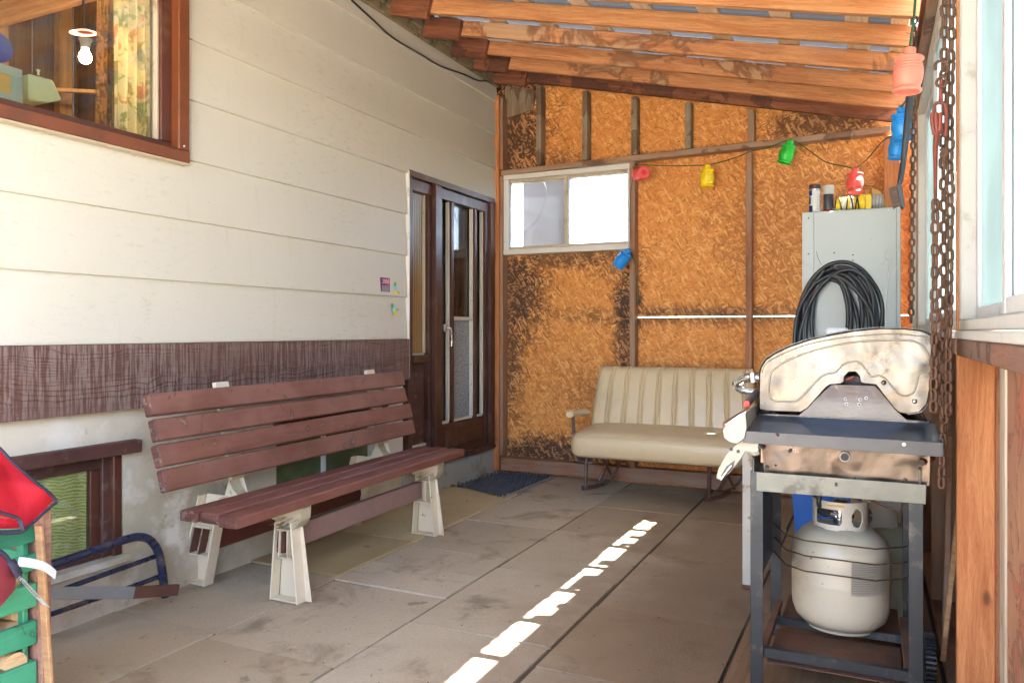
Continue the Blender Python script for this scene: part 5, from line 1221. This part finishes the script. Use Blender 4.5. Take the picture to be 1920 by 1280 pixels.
frustum('tub_body', -.13, 3.80, .004, .385, .37, .26, .42, .32, M['bluetub'], bt)
box('rim', (-.352, 3.625, .372), (.092, 3.975, .400), M['bluetub'], bt, .006)
for x in (-.25, -.13, .0): box('rib', (x - .004, 3.634, .05), (x + .004, 3.652, .36), M['bluetub'], bt, .002)
tub2 = box('fallen_rag', (-.36, 3.66, .41), (-.18, 3.78, .44), M['black'], None, .01); bpy.data.objects.remove(tub2)

# ---- planks leaning in the bay beside the grill
lp = bar('wooden_plank', onZ(1769, 1225, .10) + Vector((0, 0, 0)), (.252, 3.05, .66), .014, .05, M['leanplank'], None, up=(1, 0, 0))
lp_p = (Vector((.196, 2.70, .10)), Vector((.235, 2.82, .50)))
bpy.data.objects.remove(lp)
lp = bar('wooden_plank', (.190, 2.74, .06), (.268, 2.98, .62), .030, .016, M['leanplank'], None, up=(1, 0, 0)); tag(lp, 'short tan plank leaning in the wall bay right of the grill', 'plank')
lp = bar('wooden_plank', (.215, 3.00, .04), (.250, 3.22, .78), .050, .018, M['studZ'], None, up=(1, 0, 0)); tag(lp, 'longer greyish plank leaning behind the short tan one right of the grill', 'plank')
tbx = box('floor_board', (-.424, 1.20, .004), (.185, 3.05, .010), M['tanboard'], None, .001); tag(tbx, 'thin tan plywood sheet on the floor under the grill', 'floor board')

# ---- grey-blue cabinet
YC = 4.70
ca = thing('metal_cabinet', (-.13, 4.9, 0), 'tall grey-blue metal cabinet in the far right corner', 'cabinet')
cz = 1.768; cx0, cx1 = -.378, .128
box('cabinet_body', (cx0, YC, .02), (cx1, 5.12, cz), M['cabinet'], ca, .004)
box('door', (cx0 + .065, YC - .008, .05), (cx1 - .022, YC - .0005, cz - .006), M['cabinet'], ca, .002)
box('trim', (cx0, YC - .004, .03), (cx0 + .062, YC - .0005, cz - .003), M['cabinet'], ca, .002)
for u, v in ((1532, 540), (1635, 405), (1516, 409), (1516, 476), (1564, 474), (1599, 478), (1599, 488), (1666, 394), (1683, 470), (1634, 449)): lathe('rivet', [(0, .0025), (.003, .002), (.0042, 0)], onY(u, v, YC - .008), M['dkframe'] if u < 1600 else M['alum'], ca, 8, rot=(R(90), 0, 0))
tube('bent_wire', [onY(1531, 471, YC - .012), onY(1533, 482, YC - .014), onY(1540, 496, YC - .014)], .0012, M['wire'], ca, seg=5)
wr = tube('scratched_wire', [onY(1485, 389, YC + .1), onY(1480, 383, YC + .08), onY(1500, 386, YC + .02), onY(1506, 396, YC - .004)], .001, M['rustred'], ca, seg=5, smooth_n=4)
# ---- coiled hose hanging on the cabinet
hs = thing('coiled_hose', (-.2, 4.66, 1.2), 'coiled black rubber hose hanging on the grey-blue cabinet door', 'hose')
hc = onY(1573, 600, 4.64)
def loop(cu, cv, ru, rv, y, tilt=0, n=28):
    out = []
    for k in range(n):
        a = 2 * math.pi * k / n; du, dv = ru * math.cos(a), -rv * math.sin(a); out.append(onY(cu + du * math.cos(tilt) - dv * math.sin(tilt), cv + du * math.sin(tilt) + dv * math.cos(tilt), y + .012 * math.sin(a * 2 + y * 90)))
    return out
loops = [(1575, 610, 80, 119, 4.688, .05), (1570, 612, 74, 112, 4.672, .12), (1573, 607, 66, 104, 4.660, -.10), (1568, 620, 62, 108, 4.648, .02), (1562, 612, 54, 100, 4.640, .14), (1560, 622, 50, 98, 4.662, -.05), (1553, 610, 42, 92, 4.634, .10), (1556, 600, 34, 82, 4.650, .03), (1568, 618, 64, 116, 4.628, .30), (1576, 600, 76, 96, 4.684, .35)]
for (cu, cv, ru, rv, y, t_) in loops: tube('hose_turn', loop(cu, cv, ru, rv, y, t_), .0118, M['rubber'], hs, seg=10, closed=True, smooth_n=2)
tube('hose_end', [onY(1530, 530, 4.625), onY(1560, 516, 4.622), (onY(1596, 535, 4.620)), onY(1630, 580, 4.622), onY(1638, 620, 4.626), onY(1636, 660, 4.63)], .0118, M['rubber'], hs, seg=10, smooth_n=6)
tube('hose_end', [onY(1545, 507, 4.630), onY(1500, 575, 4.632), onY(1490, 640, 4.628), onY(1494, 700, 4.63)], .0118, M['rubber'], hs, seg=10, smooth_n=6)
tube('hanging_peg', [onY(1566, 502, YC - .005), onY(1566, 500, YC - .10)], .006, M['wire'], hs)
# white string
sg = tube('white_string', [onY(1663, 486, YC - .014), onY(1666, 520, YC - .014), onY(1662, 560, YC - .013), onY(1660, 612, YC - .012)], .0028, M['whitestring'], None, seg=6, smooth_n=4); tag(sg, 'frayed white string hanging on the cabinet beside the hose', 'string')
for pts in ([(1661, 486), (1658, 478), (1665, 466)], [(1662, 484), (1672, 490), (1668, 520)], [(1661, 488), (1652, 494), (1648, 497)], [(1668, 512), (1676, 506), (1684, 500)]): tube('frayed_end', [onY(*p, YC - .018) for p in pts], .0014, M['whitestring'], sg, seg=5, smooth_n=3)

# ---- things on top of the cabinet
def can(u0, u1, vt, vb, label, segs):
    y = 4.80; p = onY((u0 + u1) / 2, vb, y); r_ = (onY(u1, vb, y) - onY(u0, vb, y)).length / 2; h_ = onY(u0, vt, y).z - p.z
    zb_ = cz + .0005; t = thing('spray_can', (p.x, y, zb_), label, 'spray can')
    for nm, a, b_, rr, mt in segs:
        lathe(nm, [(0, a * h_), (r_ * rr * .94, a * h_), (r_ * rr, a * h_ + .003), (r_ * rr, b_ * h_ - .003), (r_ * rr * .94, b_ * h_), (0, b_ * h_)], (p.x, y, zb_), M[mt], t, 20)
    return t, p, r_, h_
t1, p1_, r1_, h1_ = can(1517, 1539, 342, 396, 'white and blue spray can with a dark cap, leftmost on the cabinet', [('body', 0, .80, 1, 'canwhite'), ('band', .80, .86, .95, 'chrome'), ('cap', .86, 1.0, 1, 'candark')])
for (za, zb2, a, b_) in ((.02, .28, -175, -110), (.62, .79, -175, -115), (.33, .58, -165, -130)): curved_label('blue_print', R(a), R(b_), cz + za * h1_, cz + zb2 * h1_, r1_ + .0006, (p1_.x, 4.80), M['canblue'] if za != .33 else M['candark'], t1)
for k in range(6): curved_label('printed_line', R(-92), R(-40), cz + (.15 + k * .1) * h1_, cz + (.16 + k * .1) * h1_, r1_ + .0006, (p1_.x, 4.80), M['cangrey'], t1)
curved_label('red_dot', R(-100), R(-75), cz + .90 * h1_, cz + .97 * h1_, r1_ + .0004, (p1_.x, 4.80), M['canred'], t1)
t2, p2_, r2_, h2_ = can(1543, 1564, 344, 395, 'dark spray can with a pale grey cap beside the white and blue one', [('body', 0, .68, .93, 'candark'), ('cap', .69, 1.0, 1, 'cangrey')])
curved_label('red_print', R(-110), R(-70), cz + .04 * h2_, cz + .16 * h2_, r2_ * .94, (p2_.x, 4.80), M['canred'], t2)
rl = thing('wire_reel', (-.1, 4.8, cz), 'yellow reel wound with grey and black wire on the cabinet', 'reel')
ra = onY(1612, 376, 4.80); rr_ = .047
def rx(u): return onY(u, 376, 4.80).x
zc_ = cz + rr_ + .003
def disc(name, xa, xb, r_, mt, par): return lathe(name, [(0, xa), (r_ * .97, xa), (r_, xa + .002), (r_, xb - .002), (r_ * .97, xb), (0, xb)], (0, 4.80, zc_), M[mt], par, 28, rot=(0, R(90), 0))
disc('drum', rx(1566), rx(1612), .036, 'yellow', rl); disc('band', rx(1580), rx(1586), .0375, 'alum', rl); disc('band', rx(1594), rx(1601), .0375, 'alum', rl); disc('flange', rx(1612), rx(1622), .046, 'yellow', rl); disc('flange', rx(1624), rx(1633), .047, 'yellow', rl); disc('spool', rx(1634), rx(1656), .036, 'cangrey', rl)
box('foot_strip', (rx(1623), 4.752, cz + .001), (rx(1634), 4.757, cz + .085), M['yellow'], rl, .001)
def ring(name, x, r_, tk_, mt, lean=0.0): return tube(name, [Vector((x + lean * math.cos(a), 4.80 + r_ * math.sin(a), zc_ + r_ * math.cos(a))) for a in [2 * math.pi * k / 24 for k in range(24)]], tk_, M[mt], rl, seg=8, closed=True)
for k, u in enumerate((1567, 1576, 1589, 1598, 1606, 1609)): ring('black_wire_turn', rx(u), .0425, .0036, 'rubber', .006 * (-1) ** k)
for k in range(7): ring('grey_wire_turn', rx(1636 + k * 3), .040, .0026, 'cangrey' if k % 2 else 'galv', .002 * (-1) ** k)
tube('loose_wire', [(rx(1606), 4.76, cz + .08), (rx(1590), 4.75, cz + .10), (rx(1596), 4.75, cz + .125), (rx(1622), 4.76, cz + .137), (rx(1645), 4.77, cz + .125), (rx(1656), 4.78, cz + .09)], .0016, M['wire'], rl, seg=5, smooth_n=5)
tube('loose_cord', [(rx(1556), 4.74, cz + .07), (rx(1560), 4.73, cz + .03), (rx(1566), 4.74, cz + .008), (rx(1572), 4.75, cz + .006)], .004, M['rubber'], rl, seg=6, smooth_n=5)
pt = prism('paper_scrap', [onY(1634, 352, 4.86), onY(1652, 360, 4.86), onY(1668, 392, 4.86), onY(1640, 392, 4.86)], (0, .004, 0), M['cardboard']); tag(pt, 'torn pale brown scrap standing behind the wire reel', 'paper scrap')

# ---- lantern string
prof = [(0, .070), (.016, .070), (.018, .066), (.018, .050), (.022, .047), (.022, .044), (.038, .042), (.0415, .038), (.0415, .034), (.038, .031), (.036, .028)]
nb = 9
for k in range(nb):
    t = k / (nb - 1); z = .024 - .072 * t; r_ = .036 + .0065 * math.sin(math.pi * t)
    prof += [(r_ + .0008, z + .003), (r_ - .0008, z - .001)]
prof += [(.037, -.053), (.041, -.056), (.042, -.060), (.040, -.064), (.034, -.0655), (.032, -.062), (.0, -.058)]
L_me = {}
def lantern(pos, mat, label, axis=(0, 0, 1), s=1.0, hole=False):
    q_ = Vector(axis).to_track_quat('Z', 'Y').to_matrix().to_4x4()
    wm = Matrix.Translation(pos) @ q_ @ Matrix.Scale(s, 4)
    if 'm' not in L_me:
        o = mesh('string_lantern', bm_lathe(prof, 32), M[mat], None, wm, angle=50); L_me['m'] = o.data
    me = L_me['m'].copy(); me.materials.clear(); me.materials.append(M[mat])
    if 'used' in L_me: o = share('string_lantern', me, None, wm)
    else: o.data = me; L_me['used'] = 1
    tag(o, label, 'lantern', 'plastic lanterns on the green cord')
    lathe('socket', [(0, .082), (.010, .082), (.012, .0705), (.012, .0702), (0, .0702)], wm @ Vector((0, 0, 0)), M['cordg'], o, 12, rot=q_.to_3x3())
    if hole: lathe('opening', [(0, .002), (.016, .0015), (.018, 0)], wm @ Vector((0, 0, -.0645)) , M['l_dkred'], o, 18, rot=(q_ @ Matrix.Rotation(R(180), 4, 'X')).to_3x3())
    return o, wm
P = {}
for key, (u, v, y, mat, lab, ax, s) in dict(
    red1=(1200, 326, 5.20, 'l_red', 'coral red lantern turned end-on at the window corner', (-.62, .78, .06), 1.08),
    yel=(1326, 331, 5.22, 'l_yellow', 'yellow lantern hanging upright on the strand board wall', (.02, .05, 1), 1.1),
    grn=(1476, 286, 5.20, 'l_green', 'green lantern tilted below the wooden plate', (.32, .0, 1), 1.1),
    red2=(1603, 340, 4.95, 'l_red', 'coral red lantern hanging just above the cabinet', (.02, .03, 1), 1.1),
    blu=(1168, 485, 5.20, 'l_blue', 'blue lantern tipped sideways below the frosted window', (.75, .0, 1), 1.1),
    blu2=(1683, 275, 4.35, 'l_blue', 'lower of the two blue lanterns behind the grill brush', (.12, .0, 1), .98),
    blu3=(1692, 234, 3.70, 'l_blue', 'upper of the two blue lanterns behind the grill brush', (-.05, .0, 1), 1.05),
    sal=(1703, 134, 2.95, 'l_salmon', 'large salmon pink lantern nearest the camera under the eave', (.06, .02, 1), 1.12)).items():
    P[key] = lantern(onY(u, v, y), mat, lab, ax, s, key == 'red1')
def tp(k, z=.071): return P[k][1] @ Vector((0, 0, z))
def arc(a, b, sag, n=5):
    a, b = Vector(a), Vector(b); return [a.lerp(b, t) - Vector((0, 0, sag * 4 * t * (1 - t))) for t in [i / n for i in range(n + 1)]]
cord = arc(onY(1187, 308, 5.28), tp('yel') + Vector((-.02, 0, 0)), .008)[:-1] + arc(tp('yel'), onY(1408, 284, 5.26), .01)[:-1] + [onY(1408, 284, 5.26), onY(1440, 277, 5.25), onY(1468, 266, 5.24), onY(1480, 264, 5.24)] + [onY(1498, 269, 5.22), onY(1525, 288, 5.16), onY(1548, 304, 5.10), onY(1580, 311, 5.0)] + [tp('red2')] + [onY(1625, 300, 4.85), onY(1655, 265, 4.6), tp('blu2')]
hc_ = tag(tube('lantern_cord', cord, .0036, M['cordg'], None, seg=6, smooth_n=4), 'dark green cord carrying the coloured lanterns along the end wall', 'cord')
tube('cord_run', [tp('blu2'), onY(1690, 225, 4.0), tp('blu3'), onY(1698, 190, 3.4), onY(1702, 172, 3.1)] , .0036, M['cordg'], hc_, seg=6, smooth_n=4)
tube('cord_run', [tp('sal'), onY(1710, 60, 2.93), onY(1714, 30, 2.92), onY(1717, -20, 2.91)], .0046, M['cordg'], hc_, seg=6, smooth_n=4)
tube('cord_run', [onY(1186, 312, 5.28), tp('red1') + Vector((0, 0, .01))], .0036, M['cordg'], hc_, seg=6)
tube('cord_run', [onY(1188, 320, 5.285), onY(1183, 360, 5.285), onY(1181, 400, 5.285), (onY(1182, 440, 5.27)), onY(1179, 462, 5.24), tp('blu')], .0018, M['cable'], hc_, seg=5, smooth_n=4)
tube('cord_run', [tp('blu'), onY(1189, 488, 5.27), onY(1193, 520, 5.285), onY(1194, 575, 5.288)], .0036, M['cordg'], hc_, seg=6, smooth_n=4)
tube('cord_run', [onY(1196, 455, 5.38), onY(1210, 465, 5.37), onY(1222, 462, 5.37), onY(1232, 455, 5.37), onY(1229, 462, 5.36)], .0016, M['cable'], hc_, seg=5, smooth_n=4)
tube('nail', [onY(1698, 62, 2.95), onY(1718, 66, 2.95)], .0016, M['wire'], hc_, seg=5)

# ---- grill brush
YB = 3.2
gbp = [onY(1707, 176, YB), onY(1704, 205, YB), onY(1699, 255, YB), onY(1694, 300, YB), onY(1689, 335, YB - .01), onY(1686, 345, YB - .01)]
bru = thing('grill_brush', gbp[0], 'long black handled grill brush with wire bristles hanging by the eave', 'grill brush')
tube('handle', gbp, lambda t: .0145 - .005 * t, M['brush'], bru, seg=10, smooth_n=4)
hdr = prism('head', YP([(1680, 346), (1688, 343), (1692, 352), (1697, 385), (1695, 391), (1690, 390), (1685, 372)], YB - .03), (0, .05, 0), M['brush'], bru, .003)
bm = bmesh.new()
for i in range(12):
    for j in range(6):
        b0_ = onY(1683 + i * .75, 350 + i * 3.1, YB - .028 + j * .009); d = Vector((-.030, rnd(-.006, .006), -.006 + rnd(-.008, .004)))
        bm_tube([b0_, b0_ + d * .5 + Vector((0, 0, .002)), b0_ + d], .0018, 3, False, bm)
tag(mesh('bristles', bm, M['bristle'], hdr), kind='stuff')
tube('hanging_loop', [onY(1707, 178, YB), onY(1711, 120, YB), onY(1716, 70, YB), onY(1717, 50, YB)], .003, M['brush'], bru, seg=6)

# ---- chains
def link_mesh(name, lw, lh, wr_):
    """oval chain link, long axis Z"""
    pts = []; r = lw / 2 - wr_; st_ = lh / 2 - wr_ - r
    for k in range(5): a = math.pi * k / 4; pts.append(Vector((r * math.cos(a), 0, st_ + r * math.sin(a))))
    for k in range(5): a = math.pi + math.pi * k / 4; pts.append(Vector((r * math.cos(a), 0, -st_ + r * math.sin(a))))
    bm = bm_tube(pts, wr_, 6, True); me = bpy.data.meshes.new(name); bmesh.ops.recalc_face_normals(bm, faces=bm.faces); bm.to_mesh(me); bm.free(); me.shade_smooth(); me.materials.append(M['rustchain']); return me
def chain(u_top, u_bot, v0, v1, y, lw, lh, wr_, label, turn=0.0, swing=0.0, fade=None):
    me = link_mesh('chain_link', lw, lh, wr_); a, b_ = onY(u_top, v0, y), onY(u_bot, v1, y); a.z = min(a.z, 2.27); pitch = lh - 2 * wr_ - wr_ * .2; n = int((a - b_).length / pitch)
    t = thing('hanging_chain', a, label, 'chain', 'rusty chains hanging inside the right wall'); d = (b_ - a).normalized()
    for k in range(n):
        p = a + d * pitch * k + Vector((swing * math.sin(k * .31), 0, 0))
        share('chain_link', me, t, Matrix.Translation(p) @ Matrix.Rotation(R(90 * (k % 2)) + turn + rnd(-.35, .35), 4, 'Z') @ Matrix.Rotation(rnd(-.07, .07), 4, 'Y'))
    return t
cA = chain(1715, 1708, -40, 612, 3.3, .0250, .0365, .0046, 'thin rusty chain hanging alone just right of the grill brush', .2)
cB = chain(1784, 1778, -60, 790, 2.16, .0225, .0365, .0043, 'rusty chain hanging closest to the brown window post', .5, .0008)
cC = chain(1770, 1768, -60, 800, 2.20, .0225, .0365, .0043, 'rusty chain hanging behind the red iron tool and steel hook', .1, .0012)
cD = chain(1754, 1750, 385, 790, 2.12, .0225, .0365, .0043, 'rusty chain dangling from the lower end of the red iron tool', .4)
cE = chain(1778, 1766, 560, 930, 2.28, .0230, .0375, .0043, 'rusty chain end hanging lowest beside the grill shelf', .9, .002)
hk = tube('steel_hook', [onY(u, v, 2.14) for u, v in [(1754, 132), (1754, 120), (1762, 115), (1774, 118), (1778, 128), (1772, 140), (1760, 148), (1756, 156), (1760, 162), (1770, 162), (1775, 152), (1768, 140)]], .0035, M['rustchain'], None, seg=8, smooth_n=5); tag(hk, 'rusty bent S hook on the chain above the red iron tool', 'hook')
hkb = tube('hook_shank', [onY(1765, 148, 2.145), onY(1764, 170, 2.145), onY(1765, 196, 2.145)], .0042, M['rustred'], hk, seg=8)
rt = thing('red_iron_tool', onY(1755, 215, 2.12), 'long rusty red iron bar with a forked top hanging among the chains', 'iron tool')
tube('shackle', [onY(u, v, 2.13) for u, v in [(1752, 212), (1751, 200), (1756, 194), (1768, 194), (1773, 200), (1774, 230), (1772, 256)]], .0042, M['rustred'], rt, seg=8, smooth_n=4)
tube('bar', [onY(1757, 248, 2.12), onY(1754, 275, 2.12), onY(1754, 320, 2.12), onY(1754, 384, 2.12)], lambda t: .0125 - .007 * t, M['rustred'], rt, seg=10, smooth_n=3, flat=.6)
for u0, u1 in ((1748, 1752), (1755, 1757), (1763, 1760)): tube('prong', [onY(u0, 212, 2.115), onY(u0, 230, 2.115), onY(u1, 252, 2.117)], .0048, M['rustred'], rt, seg=8, smooth_n=3)
ck = tube('wire_knot', [onY(u, v, 2.11) for u, v in [(1762, 282), (1770, 279), (1776, 286), (1770, 293), (1763, 291), (1768, 284), (1774, 290), (1768, 300), (1772, 318)]], .003, M['rustchain'], None, seg=6, smooth_n=4); tag(ck, 'knot of rusty wire tied around the middle chain', 'wire knot')

# ---- leaf litter and crumbs on the slabs
bm = bmesh.new(); rs = random.Random(12)
for k in range(260):
    x = rs.uniform(-2.6, -.4); y = rs.uniform(1.3, 5.2); s = rs.uniform(.0015, .006); a = rs.random() * 6
    m_ = Matrix.Translation((x, y, .010)) @ Matrix.Rotation(a, 4, 'Z') @ Matrix.Rotation(rs.uniform(-.3, .3), 4, 'X')
    vs = [bm.verts.new(m_ @ Vector(p)) for p in ((-s * 1.6, 0, 0), (0, -s * .5, .001), (s * 1.6, 0, 0), (0, s * .5, .001))]; bm.faces.new(vs)
o = mesh('floor_crumbs', bm, M['crumb'], None, smooth=False); tag(o, 'small dark crumbs scattered over the concrete slabs', 'debris', kind='stuff')
bm = bmesh.new()
for k in range(34):
    x = rs.uniform(-2.66, -2.56) if k < 26 else rs.uniform(-2.62, -2.2); y = rs.uniform(4.5, 5.28) if k < 26 else rs.uniform(5.2, 5.29); s = rs.uniform(.010, .024); a = rs.random() * 6
    m_ = Matrix.Translation((x, y, .014 + rs.random() * .01)) @ Matrix.Rotation(a, 4, 'Z') @ Matrix.Rotation(rs.uniform(-.5, .5), 4, 'X')
    vs = [bm.verts.new(m_ @ Vector(p)) for p in ((-s, 0, 0), (-s * .3, -s * .5, .003), (s * .5, -s * .4, 0), (s, 0, .004), (s * .4, s * .5, 0), (-s * .4, s * .45, .003))]; bm.faces.new(vs)
o = mesh('dry_leaves', bm, M['leaf'], None, smooth=False); tag(o, 'dry brown leaves drifted against the door step', 'leaves', kind='stuff')
